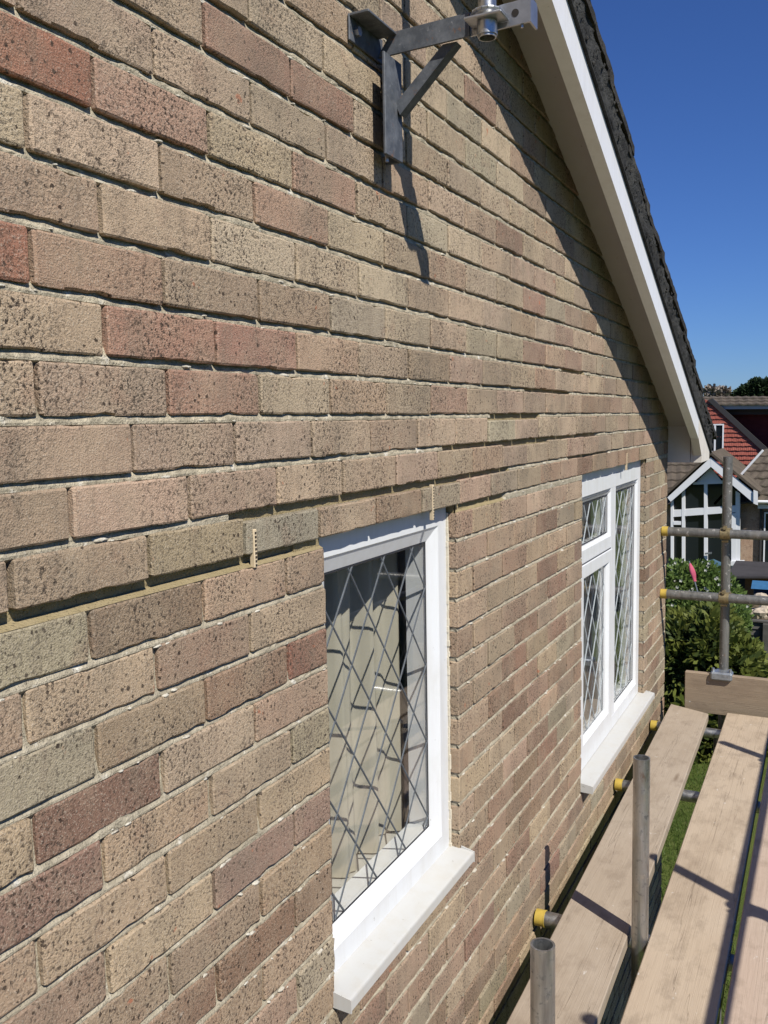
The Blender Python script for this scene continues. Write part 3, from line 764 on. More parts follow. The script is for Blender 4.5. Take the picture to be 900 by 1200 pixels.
# ------------------------------------------------------------------ curtains inside
def curtain(y0, y1, z0, z1, x, amp, folds, m, label, gather=None, seed=1):
    b = MB(); n = 90; nz_ = 26; rr = random.Random(seed); ph = rr.uniform(0, 6)
    for i in range(n+1):
        t_ = i/n
        for k in range(nz_+1):
            s_ = k/nz_; z = z0 + (z1-z0)*s_; a, b_ = y0, y1
            if gather:
                side, zg = gather; q = math.exp(-((z-zg)/.16)**2)*.55 + (.25 if z < zg else 0)*(1-math.exp(-((z-zg)/.2)**2))
                if side > 0: a = y0 + (y1-y0)*q
                else: b_ = y1 - (y1-y0)*q
            y = a + (b_-a)*t_
            b.v.append((x + amp*math.sin(t_*folds*6.283+ph+.5*math.sin(s_*3)) + amp*.4*math.sin(t_*folds*2.7*6.283+s_*2), y, z))
    for i in range(n):
        for k in range(nz_):
            a = i*(nz_+1)+k; b.f.append((a, a+nz_+1, a+nz_+2, a+1)); b.m.append(0)
    o = b.build('curtain', m, smooth=True, fix=False); tag(o, label, 'curtain', 'curtains behind the leaded windows')
curtain(1.62, 2.27, -1.04, -.16, -.165, .026, 5.3, M_CURT, 'cream folded curtain behind the nearest leaded window, sunlit low down', None, 3)
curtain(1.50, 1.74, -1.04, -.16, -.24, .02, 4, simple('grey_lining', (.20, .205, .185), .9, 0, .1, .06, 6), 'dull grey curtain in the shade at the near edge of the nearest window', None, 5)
curtain(4.42, 4.80, -1.33, -.16, -.14, .010, 5, M_NET, 'white net curtain down the far side of the second window', None, 8)
curtain(3.95, 4.12, -1.33, -.16, -.15, .010, 4, M_NET, 'white net curtain beside the mullion of the second window', None, 9)
curtain(3.28, 4.98, -1.33, -.30, -.24, .014, 14, simple('sheer_curtain', (.36, .40, .40), .9, 0, .1, .08, 12), 'grey sheer curtain hanging across the inside of the second window', None, 10)

# ------------------------------------------------------------------ bracket and mast on the wall
bk = empty('steel_bracket', (0, 1.62, .6), 'dark grey steel T bracket bolted to the brick wall holding the mast', 'bracket')
b = MB(); b.bbox(0.003, .0075, 1.535, 1.672, .695, .742, .0012); b.bbox(.0075, .047, 1.535, 1.655, .7365, .742, .0012); b.build('wall_plate', M_STEEL, bk)
b = MB(); b.bbox(.034, .040, 1.612, 1.688, .507, .696, .0014); b.bbox(.0035, .034, 1.682, 1.688, .507, .696, .0014); b.build('leg', M_STEEL, bk)
b = MB()
b.prism([(.004, .702), (.196, .706), (.196, .746), (.034, .742)], 1, 1.652, 1.658); b.prism([(.034, .7415), (.196, .7455), (.196, .7505), (.034, .7465)], 1, 1.6585, 1.690); b.build('arm', M_STEEL, bk)
b = MB(); b.prism([(.196, .7075), (.312, .711), (.312, .751), (.196, .747)], 1, 1.6585, 1.6635); b.prism([(.196, .747), (.312, .751), (.312, .755), (.196, .751)], 1, 1.664, 1.696)
b.prism([(.308, .711), (.312, .711), (.312, .751), (.308, .751)], 1, 1.664, 1.70)
ep = b.build('clamp_plate', M_ALU, bk)
b = MB(); b.tube((.283, 1.6578, .731), (.283, 1.6583, .731), .007, 14); b.build('slot', M_HOLE, ep)
b = MB(); b.hexa([(.036, 1.664, .615), (.036, 1.690, .615), (.046, 1.690, .592), (.046, 1.664, .592), (.138, 1.664, .706), (.138, 1.690, .706), (.166, 1.690, .706), (.166, 1.664, .706)]); b.build('brace', M_STEEL, bk)
for (p0, p1, r_) in (((.004, 1.560, .717), (.016, 1.560, .717), .009),  ((.028, 1.640, .500), (.028, 1.640, .512), .004), ((.294, 1.664, .705), (.294, 1.664, .713), .003)):
    b = MB(); b.tube(p0, p1, r_, 6); b.build('bolt', M_ALU, bk)
mast = empty('aerial_mast', (.236, 1.640, .69), 'galvanised aerial mast tube clamped upright to the end of the wall bracket', 'mast')
b = MB(); b.tube((.236, 1.640, .690), (.236, 1.640, 2.9), .0165, 20, .0145); angle_smooth(b.build('tube', M_GALV, mast))
b = MB(); b.tube((.236, 1.640, .694), (.236, 1.640, .716), .0185, 20, .016); angle_smooth(b.build('end_collar', M_GALV, mast))
b = MB(); b.bbox(.200, .272, 1.612, 1.657, .7185, .7235, .0015); b.build('clamp_saddle', M_ALU, mast)
b = MB()
ub = [Vector((.262, 1.668, .733)), Vector((.262, 1.640, .733))] + [Vector((.236+.026*math.cos(a), 1.640-.026*math.sin(a), .733)) for a in [k*math.pi/8 for k in range(1, 8)]] + [Vector((.210, 1.640, .733)), Vector((.210, 1.668, .733))]
for p_, q in zip(ub[:-1], ub[1:]): b.tube(p_, q, .0035, 8)
b.build('u_bolt', M_ALU, mast)

# ------------------------------------------------------------------ scaffold
ZB = -1.54; TR = .02415
def board(label, mt, a, bnd, th=.038, name='scaffold_board', group='boards laid on the scaffold'):
    """a = (x_left, x_right) near, bnd = same far end, with y ranges"""
    (xl0, xr0, yl0, yr0), (xl1, xr1, yl1, yr1) = a, bnd
    o = empty(name, ((xl0+xr0)/2, yl0, ZB-th), label, 'scaffold board', group)
    b = MB(); n = 40; ch = .003; sec = lambda xl, xr: [(xl, -th), (xr, -th), (xr, -ch), (xr-ch, 0), (xl+ch, 0), (xl, -ch)]
    for i in range(n+1):
        t_ = i/n; xl = xl0+(xl1-xl0)*t_; xr = xr0+(xr1-xr0)*t_; yl = yl0+(yl1-yl0)*t_; yr = yr0+(yr1-yr0)*t_
        wv = .0012*mn.noise((t_*7, xl0*9, 0)); 
        for (x, z) in sec(xl, xr):
            f_ = (x-xl)/(xr-xl); edge = .0012*mn.noise((t_*60, x*3, z*50))
            b.v.append((x+edge, yl+(yr-yl)*f_, ZB+z+wv))
    for i in range(n):
        for k in range(6): a0 = i*6+k; a1 = i*6+(k+1) % 6; b.f.append((a0, a1, a1+6, a0+6)); b.m.append(0)
    b.f.append((5, 4, 3, 2, 1, 0)); b.f.append(tuple(n*6+k for k in range(6))); b.m += [0, 0]
    b.build('plank', mt, o); return o
board('grey pink scaffold board nearest the house wall', M_WOOD_A, (.165, .378, -1.1, -1.0), (.071, .274, 4.90, 4.81))
b2 = board('pale straw scaffold board just outside the two upright pole stubs', M_WOOD_B, (.400, .630, -1.1, -1.1), (.359, .573, 4.86, 4.86))
b3 = board('pinkish grained scaffold board outside the straw board, at the right edge', M_WOOD_C, (.648, .868, -1.1, -1.1), (.588, .808, 4.80, 4.80))
board('fourth scaffold board out from the wall, below the camera', M_WOOD_A, (.880, 1.100, -1.1, -1.1), (.826, 1.046, 4.80, 4.80))
board('outermost scaffold board by the guard rails', M_WOOD_B, (1.110, 1.300, -1.1, -1.1), (1.062, 1.262, 4.80, 4.80))
# worn pale stencil marks and a yellow band on the edge of the straw board
b = MB()
def b2x(y): return .630 + (.573-.630)*(y+1.1)/5.96
for k in range(16):
    y = 2.60 + k*.0155 + R.uniform(-.002, .002)
    if k in (9, 10): continue
    xe = b2x(y)+.0019; zc = ZB-.0165
    for q in range(R.randint(1, 3)):
        zz = zc + R.uniform(-.007, .007); b.box(xe-.0015, xe, y, y+R.uniform(.004, .010), zz-.002, zz+.0025)
b.build('stencil_mark', simple('worn_white_stencil', (.62, .58, .52), .8, 0, .1, .2, 40), b2)
b = MB()
for (ya, yb) in ((2.30, 2.37), (2.415, 2.48)): b.box(b2x(ya)-.001, b2x(ya)+.0016, ya, yb, ZB-.035, ZB-.004)
b.build('edge_band', simple('yellow_edge_paint', (.50, .46, .06), .7, 0, .2, .3, 30), b2)
tb = empty('toe_board', (.35, 4.93, ZB), 'upright timber toe board across the far end of the scaffold', 'toe board')
b = MB(); b.bbox(.138, 1.36, 4.925, 4.963, -1.577, -1.362, .003); b.build('plank', M_WOOD_T, tb)
def pole(label, p, q, mt, group, name='scaffold_pole', cap=None, cat='scaffold pole', n=24):
    o = empty(name, p, label, cat, group); b = MB(); b.tube(p, q, TR, n, TR-.0042)
    angle_smooth(b.build('tube', mt, o))
    if cap:
        d = (Vector(q)-Vector(p)).normalized(); b = MB(); p_ = Vector(p); b.tube(p_-d*.002, p_+d*.026, TR+.0018, n); b.tube(p_+d*.026, p_+d*.029, TR+.0026, n)
        angle_smooth(b.build('end_cap', M_YELLOW, o))
    return o
G_ = 'inner scaffold standards rising between the boards'
pole('shiny galvanised pole stub nearest the camera, at the bottom edge', (.345, 1.625, GZ), (.345, 1.625, -1.022), M_GALV, G_)
pole('galvanised pole stub standing between the boards beside the second window', (.352, 2.600, GZ), (.348, 2.605, -.989), M_GALV, G_)
pole('inner scaffold pole far down by the house corner, below the boards', (.335, 4.72, GZ), (.335, 4.72, -1.60), M_GALV_D, G_)
pole('dull scaffold standard rising past both rails at the end of the scaffold', (.325, 5.02, GZ), (.322, 5.02, -.222), M_GALV_D, 'corner standard')
Go = 'outer scaffold standards out of frame to the right'
for (y, zt, nm) in ((.40, -.14, 'outer scaffold standard level with the camera'), (1.48, -.135, 'outer scaffold standard opposite the nearest window'), (2.43, -.13, 'outer scaffold standard carrying the double coupler'), (3.76, -.25, 'outer scaffold standard opposite the second window'), (5.02, -.22, 'outer scaffold standard at the far corner')):
    pole(nm, (1.36, y, GZ), (1.36, y, zt), M_GALV_D, Go)
Gr = 'guard rails of the scaffold'
pole('upper end guard rail with a yellow cap by the house corner', (.006, 4.965, -.618), (1.6, 4.965, -.628), M_GALV_D, Gr, 'guard_rail', 1, 'guard rail')
pole('lower end guard rail with a yellow cap, under the upper one', (.004, 4.965, -.957), (1.6, 4.965, -.962), M_GALV_D, Gr, 'guard_rail', 1, 'guard rail')
pole('upper outer guard rail running the length of the scaffold', (1.305, -1.2, -.60), (1.305, 5.25, -.60), M_GALV_D, Gr, 'guard_rail', None, 'guard rail')
pole('lower outer guard rail running the length of the scaffold', (1.305, -1.2, -1.02), (1.305, 5.25, -1.02), M_GALV_D, Gr, 'guard_rail', None, 'guard rail')
Gt = 'capped cross tubes under the boards'; zt_ = ZB-.038-TR-.001
for (y, lab) in ((.75, 'cross tube under the boards below the camera'), (2.69, 'cross tube with yellow cap nearest the camera'), (3.86, 'cross tube with yellow cap below the second window sill'), (4.70, 'cross tube with yellow cap at the far end of the boards')):
    pole(lab, (.008, y, zt_), (1.5, y, zt_), M_GALV, Gt, 'cross_tube', 1, 'scaffold tube')
for (x, lab) in ((.205, 'long inner ledger tube under the cross tubes'), (1.315, 'long outer ledger tube under the cross tubes')):
    pole(lab, (x, -1.2, zt_-2*TR-.001), (x, 5.3, zt_-2*TR-.001), M_GALV_D, 'long ledger tubes below the boards', 'ledger_tube', None, 'scaffold tube')
def coupler(label, c, ax1, ax2, mt, group='clamps joining the tubes'):
    o = empty('scaffold_coupler', c, label, 'coupler', group); c = Vector(c); a1 = Vector(ax1); a2 = Vector(ax2); nrm = a1.cross(a2).normalized()
    for (ctr, a, s_) in ((c + nrm*(TR), a1, 1), (c - nrm*(TR), a2, -1)):
        b = MB(); b.tube(ctr-a*.024, ctr+a*.024, TR+.0062, 16, TR+.0006); sd = a.cross(nrm)
        b.tube(ctr+sd*(TR+.012)-a*.016, ctr+sd*(TR+.012)+a*.016, .010, 8); 
        angle_smooth(b.build('clamp_band', mt, o))
        b = MB(); e0 = ctr - sd*(TR+.010); b.tube(e0-nrm*.026*s_, e0+nrm*.030*s_, .006, 8); b.tube(e0+nrm*.020*s_, e0+nrm*.031*s_, .0115, 6); b.build('bolt', mt, o)
coupler('brassy double clamp where the upper rail meets the corner standard', (.322, 4.992, -.620), (1, 0, 0), (0, 0, 1), M_RUST)
coupler('brassy double clamp where the lower rail meets the corner standard', (.322, 4.992, -.958), (1, 0, 0), (0, 0, 1), M_RUST)
for (y, zz) in ((2.43, -.60), (3.76, -.60), (1.48, -.60), (2.43, -1.02), (3.76, -1.02)):
    coupler({2.43: 'clamp on the lower outer rail opposite the gap between the windows', 3.76: 'clamp on the lower outer rail opposite the second window'}[y] if zz < -.7 else {2.43: 'clamp on the upper outer rail throwing the knobbly shadow on the boards', 3.76: 'clamp on the upper outer rail opposite the second window', 1.48: 'clamp on the upper outer rail opposite the nearest window'}[y], (1.333, y, zz), (0, 1, 0), (0, 0, 1), M_ZINC)
tc = empty('board_clip', (.322, 4.97, -1.37), 'zinc clip holding the toe board to the corner standard', 'clip')
b = MB(); b.tube((.322, 5.0, -1.385), (.322, 5.0, -1.352), TR+.009, 18); angle_smooth(b.build('collar', M_ZINC, tc))
b = MB(); b.bbox(.268, .376, 4.905, 4.98, -1.388, -1.345, .008); b.build('jaw', M_ZINC, tc)
for x in (.280, .364):
    b = MB(); b.tube((x, 4.93, -1.346), (x, 4.93, -1.328), .008, 6); b.build('bolt', M_ZINC, tc)

# ------------------------------------------------------------------ garden and houses beyond
def foliage(b, c, rad, n, size, rng, shape='leaf', m=0, shell=.55, droop=0, mats=1):
    cx, cy, cz = c; rx, ry, rz = rad
    for _ in range(n):
        while True:
            v = Vector((rng.uniform(-1, 1), rng.uniform(-1, 1), rng.uniform(-1, 1)))
            if shell < v.length < 1: break
        q = mn.noise((cx+v.x*2.6, cy+v.y*2.6, cz+v.z*2.6+c[0]))
        k = 1 + .30*q
        p_ = Vector((cx+v.x*rx*k, cy+v.y*ry*k, cz+v.z*rz*k)); s_ = size*rng.uniform(.6, 1.4)
        d = (v + Vector((rng.uniform(-.9, .9), rng.uniform(-.9, .9), rng.uniform(-.5, .9)-droop))).normalized()
        u_ = d.cross(Vector((rng.uniform(-1, 1), rng.uniform(-1, 1), rng.uniform(-1, 1)))).normalized()
        mm = m if mats == 1 else m + (1 if q < -.02 else 0)
        if shape == 'leaf': b.face([p_, p_+d*s_*.5+u_*s_*.3, p_+d*s_, p_+d*s_*.5-u_*s_*.3], mm)
        else: b.face([p_-u_*s_*.13, p_+u_*s_*.13, p_+d*s_*.7+u_*s_*.22, p_+d*s_*1.15, p_+d*s_*.7-u_*s_*.22], mm)
rg = random.Random(5)
def shrub(name, label, cat, blobs, n, size, lm_, base, trunk_h, shape='leaf', flower=0, mats=1):
    o = empty(name, base, label, cat); b = MB(); tot = sum(r[0]*r[1]+r[0]*r[2] for _, r in blobs)
    for (c, r) in blobs: foliage(b, c, r, int(n*(r[0]*r[1]+r[0]*r[2])/tot), size, rg, shape, 0, .5, 0, mats)
    b.build('foliage', lm_, o, fix=False)
    st = MB(); bx, by, bz = base
    for (c, r) in blobs:
        m_ = Vector(base)*.4 + Vector(c)*.6 + Vector((rg.uniform(-.1, .1), rg.uniform(-.1, .1), 0))
        st.tube(base, m_, .035, 7, None, 0, .022, False); st.tube(m_, c, .022, 7, None, 0, .008, False)
        for _ in range(5):
            e_ = Vector(c) + Vector((rg.uniform(-1, 1)*r[0], rg.uniform(-1, 1)*r[1], rg.uniform(-.4, 1)*r[2]))*.85; st.tube(Vector(c)*.6+m_*.4, e_, .012, 5, None, 0, .004, False)
    st.build('stem', M_BARK, o)
    if flower:
        f_ = MB()
        for _ in range(flower):
            c, r = rg.choice(blobs); v = Vector((rg.gauss(0, 1), -abs(rg.gauss(0, 1)), rg.gauss(0, 1))).normalized(); p_ = Vector(c)+Vector((v.x*r[0], v.y*r[1], v.z*r[2]))*1.06
            for k in range(5):
                a = k*1.257; d = Vector((math.cos(a), -.4, math.sin(a)))*.028; e_ = Vector((-math.sin(a), 0, math.cos(a)))*.011; f_.face([p_, p_+d*.6+e_, p_+d, p_+d*.6-e_])
        tag(f_.build('flower', M_FLOWER, o, fix=False), kind='stuff')
    return o
Yh = 15.0
def blob(px, py, Y, rpx, rpy, ry):
    p_ = P(px, py, Y); k = (P(px+10, py, Y)-p_).length/10
    return (tuple(p_), (rpx*k, ry, rpy*k))
shrub('flowering_hedge', 'bright green leafy shrub with small white flowers below the patio doors', 'shrub',
      [blob(796, 685, Yh, 20, 28, .6), blob(822, 680, Yh+.2, 24, 22, .6), blob(842, 695, Yh, 22, 20, .6), blob(770, 690, Yh, 26, 24, .6), blob(800, 720, Yh-.3, 40, 30, .7), blob(858, 716, Yh+.2, 18, 24, .6)], 12000, .075, M_LEAF_A, (-1.0, Yh, gz(0, Yh)), 1, 'leaf', 130)
Yc = 12.4
shrub('conifer_shrub', 'dense feathery olive conifer shrub behind the toe board', 'conifer',
      [blob(800, 770, Yc, 34, 50, .7), blob(835, 758, Yc, 34, 48, .8), blob(862, 790, Yc-.1, 34, 46, .8), blob(815, 850, Yc-.2, 50, 60, .8), blob(868, 850, Yc-.2, 36, 56, .8), blob(770, 800, Yc, 34, 60, .7)], 30000, .10, [M_LEAF_B, M_LEAF_B2], (-.5, Yc, GZ), 1, 'spray', 0, 2)
shrub('garden_shrub', 'small fresh green shrub in front of the grey fence', 'shrub',
      [blob(880, 775, 12.9, 15, 26, .35), blob(893, 800, 13.0, 14, 30, .3), blob(866, 735, 13.4, 12, 26, .3)], 4200, .06, M_LEAF_A, (.25, 13, gz(0, 13)), 1, 'leaf', 20)
# fence
fy = 16.5; p0 = P(850, 727, fy); p1 = P(985, 727, fy); fb_ = gz(0, fy)
fn = empty('garden_fence', (p0.x, fy, fb_), 'weathered dark grey board fence beyond the shrubs', 'fence')
top_z = p0.z; nb = 9; hgt = (top_z-fb_)/nb
for k in range(nb):
    b = MB(); z = top_z-hgt*(k+1); b.hexa([(p0.x, fy, z), (p1.x, fy, z), (p1.x, fy+.012, z), (p0.x, fy+.012, z), (p0.x, fy+.03, z+hgt*1.08), (p1.x, fy+.03, z+hgt*1.08), (p1.x, fy+.04, z+hgt*1.08), (p0.x, fy+.04, z+hgt*1.08)]); b.build('fence_board', M_FENCE, fn)
b = MB(); b.bbox(p0.x-.05, p1.x+.05, fy-.03, fy+.07, top_z+.012, top_z+.05, .006); b.build('coping_rail', M_FENCE, fn)
for px in (852, 897, 950):
    q = P(px, 760, fy-.08).x; b = MB(); b.bbox(q-.05, q+.05, fy-.1, fy-.02, fb_, top_z+.01, .005); b.build('fence_post', M_FENCE, fn)
# rockery stones
for i in range(26):
    px = 862 + (i*37 % 78); py = 700 + (i*13 % 24); Ys = 20.5 + R.uniform(-.4, .4); c_ = P(px, py, Ys); r_ = R.uniform(.06, .15); b = MB()
    n = 8; lay = 4
    for k in range(lay+1):
        t_ = math.pi*k/lay
        for j in range(n): a = 6.283*j/n; q = 1+.35*mn.noise((i*3.1+math.cos(a)*1.5, math.sin(a)*1.5, k*.8)); b.v.append((c_.x+r_*1.4*q*math.sin(t_)*math.cos(a), c_.y+r_*q*math.sin(t_)*math.sin(a), c_.z+r_*.8*q*math.cos(t_)))
    for k in range(lay):
        for j in range(n): a = k*n+j; d = k*n+(j+1) % n; b.f.append((a, d, d+n, a+n)); b.m.append(0)
    tag(b.build('rockery_stone', M_STONE), 'pale rounded rockery stone beyond the scaffold rail', 'stone', 'stones of the rockery bank')
bk_ = MB(); q0 = P(845, 735, 21.2); q1 = P(1000, 735, 21.2)
bk_.hexa([(q0.x, 19.8, gz(0, 20)-.1), (q1.x, 19.8, gz(0, 20)-.1), (q1.x, 22.5, gz(0, 22)-.1), (q0.x, 22.5, gz(0, 22)-.1), (q0.x, 20.3, q0.z), (q1.x, 20.3, q1.z), (q1.x, 22.2, P(900, 697, 22.2).z), (q0.x, 22.2, P(860, 697, 22.2).z)])
tag(bk_.build('rockery_bank', simple('earth', (.11, .085, .055), .95, 0, .1, .4, 6, .02, 20)), 'earth bank under the rockery stones', kind='structure')
# lean-to store and covered barrow
st = empty('garden_store', tuple(P(872, 690, 25)), 'low brown timber store with a dark flat roof by the patio', 'shed')
a, c_ = P(853, 672.5, 24.4), P(990, 672.5, 24.4); gzz = gz(0, 25); hi = P(872, 667.5, 25).z
b = MB(); b.hexa([(a.x, 24.0, a.z-.05), (c_.x, 24.0, c_.z-.05), (c_.x, 26.5, hi-.05), (a.x, 26.5, hi-.05), (a.x, 24.0, a.z), (c_.x, 24.0, c_.z), (c_.x, 26.5, hi), (a.x, 26.5, hi)]); b.build('roof', M_SLAB, st)
b = MB(); b.box(P(873, 680, 24.6).x, c_.x-.1, 24.6, 26.3, gzz, a.z-.045); b.build('panel_wall', M_PANEL, st)
b = MB(); b.box(a.x+.05, P(872, 680, 25.4).x, 25.6, 26.3, gzz, a.z-.045); b.build('recess_wall', M_DARKTRIM, st)
bl = empty('covered_cart', tuple(P(895, 700, 22.8)), 'navy garden cart under a bright blue cover beside the brown store', 'cart')
a = P(883, 688, 22.8); c_ = P(925, 690, 22.8); b = MB(); b.bbox(a.x, c_.x, 22.8, 23.5, P(890, 706, 22.8).z, a.z-.01, .02); b.build('body', M_NAVY, bl)
b = MB(); b.prism([(22.74, a.z-.03), (23.1, a.z+.11), (23.56, a.z-.02)], 0, a.x-.05, c_.x+.05); b.build('cover', M_BLUE, bl)
for px in (888, 920):
    q = P(px, 706, 22.9); b = MB(); b.tube((q.x-.02, 23.1, q.z), (q.x+.02, 23.1, q.z), .11, 12); b.build('wheel', M_DARKTRIM, bl)
# closed pink parasol and added blue cone near the patio doors
pk = empty('closed_parasol', tuple(P(813, 690, 14.1)), 'slim pink closed parasol leaning among the hedge leaves', 'parasol')
p_, q = P(808, 659, 14.1), P(814, 681, 14.1); b = MB()
n = 9
for k in range(9):
    t_ = k/8; c_ = p_.lerp(q, t_); r_ = .008 + .032*math.sin(min(1, t_*1.15)*2.6)
    for j in range(n): a = 6.283*j/n; rr_ = r_*(1+.25*math.cos(3*a)); b.v.append((c_.x+rr_*math.cos(a), c_.y+rr_*math.sin(a), c_.z))
for k in range(8):
    for j in range(n): a = k*n+j; d = k*n+(j+1) % n; b.f.append((a, d, d+n, a+n)); b.m.append(0)
b.build('canopy', M_PINK, pk, smooth=True)
b = MB(); b.tube(q + (q-p_)*1.4, p_-(q-p_)*.06, .012, 8); b.build('shaft', M_ALU, pk)
bp = empty('blue_cone', tuple(P(836, 668, 29)), 'added blue pointed tent by the patio doors', 'cone')
b = MB(); p_ = P(836, 655, 29); z = gz(0, 29)  # added solid for a blue patch in the door glass
ring_ = [(p_.x+.42*math.cos(k*1.0472), 29+.42*math.sin(k*1.0472)) for k in range(6)]
for k in range(6):
    a, c_ = ring_[k], ring_[(k+1) % 6]; b.face([(*a, z+.9), (*c_, z+.9), tuple(p_)]); b.face([(*a, z), (*c_, z), (*c_, z+.9), (*a, z+.9)])
b.build('cloth', simple('dull_blue_cloth', (.05, .10, .14), .9, 0, .1, .2, 3), bp)

# --- the tile-hung house with glazed gable porch
YH = 32.0
fh = empty('tile_hung_house', (P(840, 600, YH).x, YH, gz(0, YH)), 'red tile hung house with a white glazed gable, beyond the garden', 'house')
def pp(x, y, Y): return P(x, y, Y)
def slab(poly, Y, d, m, name, par=fh):
    b = MB(); b.prism([(pp(x, y, Y).x, pp(x, y, Y).z) for x, y in poly], 1, Y, Y+d); return b.build(name, m, par)
zg = gz(0, YH)
# brick walls
fw = slab([(868, 590), (1100, 592), (1100, 760), (868, 760)], YH+.6, .3, M_FBRICK, 'brick_wall')
slab([(700, 590), (790, 590), (790, 760), (700, 760)], YH+.62, .3, M_FBRICK, 'brick_wall')
slab([(760, 560), (1000, 560), (1000, 620), (760, 620)], YH+3.4, .3, M_FBRICK, 'inner_wall')
# tile courses: stepped roof slopes
def tiled(poly_rows, m, name, lap=.05, wave=.3):
    """poly_rows: list of ((x0,y,Y),(x1,y,Y)) lines from eave to ridge; each pair of lines is one course with a rolled lower edge"""
    b = MB()
    for (l0, l1) in zip(poly_rows[:-1], poly_rows[1:]):
        a, c_ = l0; d, e_ = l1; n = max(4, int((c_-a).length/wave)*2)
        for i in range(n):
            t0, t1 = i/n, (i+1)/n; k0, k1 = (.03*(i % 2), .03*((i+1) % 2))
            A = a.lerp(c_, t0)+Vector((0, -lap, .04+k0)); B = a.lerp(c_, t1)+Vector((0, -lap, .04+k1)); C_ = d.lerp(e_, t1)+Vector((0, 0, k1)); D_ = d.lerp(e_, t0)+Vector((0, 0, k0))
            b.face([A, B, C_, D_]); b.face([A-Vector((0, 0, .05)), B-Vector((0, 0, .05)), B, A])
    return b.build(name, m, fh, fix=False)
def lines(e0, e1, r0, r1, n):
    return [(e0.lerp(r0, i/n), e1.lerp(r1, i/n)) for i in range(n+1)]
rt = tiled(lines(pp(700, 592, YH+.2), pp(836, 592, YH+.2), pp(700, 537, YH+3), pp(836, 537, YH+3), 6), M_FTILE, 'roof_tiles'); tag(rt, kind='stuff')
rt = tiled(lines(pp(836, 590, YH+.2), pp(1080, 592, YH+.2), pp(893, 527, YH+3.4), pp(1080, 520, YH+3.4), 7), M_FTILE, 'roof_tiles'); tag(rt, kind='stuff')
slab([(836, 590), (893, 527), (895, 528.5), (838, 592)], YH+.1, .15, M_FWHITE, 'lead_flashing')
# tile-hung gable and its window
gx = [(815, 466), (833, 470), (897, 528), (905, 560), (838, 600), (800, 600), (770, 540)]
slab(gx, YH+4.5, .3, M_HUNG, 'gable_wall')
b = MB()
for k in range(22):
    y_ = 476 + k*5.2; xr = 833 + max(0, (y_-470))*64/58; Yt = YH+4.5
    a, c_ = pp(800, y_+5.2, Yt), pp(min(xr, 900), y_+5.2, Yt); d = pp(800, y_, Yt)
    n = 40
    for i in range(n):
        u0, u1 = i/n, (i+1)/n; x0, x1 = a.x+(c_.x-a.x)*u0, a.x+(c_.x-a.x)*u1; jz = R.uniform(-.012, .012); of = -.055+R.uniform(-.008, .008)
        b.face([(x0+.004, Yt+of, a.z+jz), (x1-.004, Yt+of, a.z+jz), (x1-.004, Yt-.012, d.z), (x0+.004, Yt-.012, d.z)]); b.face([(x0+.004, Yt-.012, a.z+jz), (x1-.004, Yt-.012, a.z+jz), (x1-.004, Yt+of, a.z+jz), (x0+.004, Yt+of, a.z+jz)])
tag(b.build('hung_tiles', M_HUNG, fh, fix=False), kind='stuff')
def fwin(x0, y0, x1, y1, Y, bars, par=fh, fr=1.6, glz=M_FGLASS, name='window'):
    a, c_ = pp(x0, y0, Y), pp(x1, y1, Y); k = (pp(x0+1, y0, Y)-a).length*fr; b = MB()
    ring(b, a.x, c_.x, c_.z, a.z, [(0, 0), (0, 0), (k, 0), (k, 0)])
    b.v = [(p[1], Y-.10 + (.06 if i//4 in (0, 3) else 0), p[2]) for i, p in enumerate(b.v)]
    for q in bars:
        xx = a.x+(c_.x-a.x)*q; b.box(xx-k*.6, xx+k*.6, Y-.098, Y-.04, c_.z+k*.9, a.z-k*.9)
    o = b.build(name, M_FWHITE, par)
    g_ = MB(); g_.box(a.x+k*.8, c_.x-k*.8, Y-.06, Y-.05, c_.z+k*.8, a.z-k*.8); g_.build('pane', glz, o); return o
fwin(826, 497, 848, 530, YH+4.5, (.55,)); 
slab([(824, 530), (849, 531), (849, 534), (824, 533)], YH+4.35, .15, M_GREYTRIM, 'window_sill')
# verge of the gable, ridge roof, fascia, clad dormer wall
slab([(829, 469), (835, 467), (901, 527), (896, 531)], YH+4.40, .2, M_DARKTRIM, 'verge_board')
slab([(846, 480), (1080, 478), (1080, 600), (897, 600), (880, 535)], YH+5.6, .3, M_CLAD, 'clad_wall')
b = MB()
for k in range(9):
    a, c_ = pp(850, 486+k*4.6, YH+5.6), pp(1080, 486+k*4.6, YH+5.6); b.box(a.x, c_.x, YH+5.56, YH+5.598, a.z-.06, a.z+.03)
tag(b.build('cladding_boards', M_CLAD, fh), kind='stuff')
slab([(838, 475), (1080, 474), (1080, 478.5), (844, 479.5)], YH+4.6, .9, M_GREYTRIM, 'fascia')
slab([(838, 479.5), (1080, 478.5), (1080, 485), (846, 486)], YH+5.2, .35, M_DARKTRIM, 'soffit_shade_strip')  # dark strip painted in for the shade under the fascia
rt = tiled(lines(pp(812, 475, YH+4.5), pp(1080, 474, YH+4.5), pp(812, 465, YH+7), pp(1080, 464, YH+7), 3), M_FTILE, 'ridge_tiles'); tag(rt, kind='stuff')
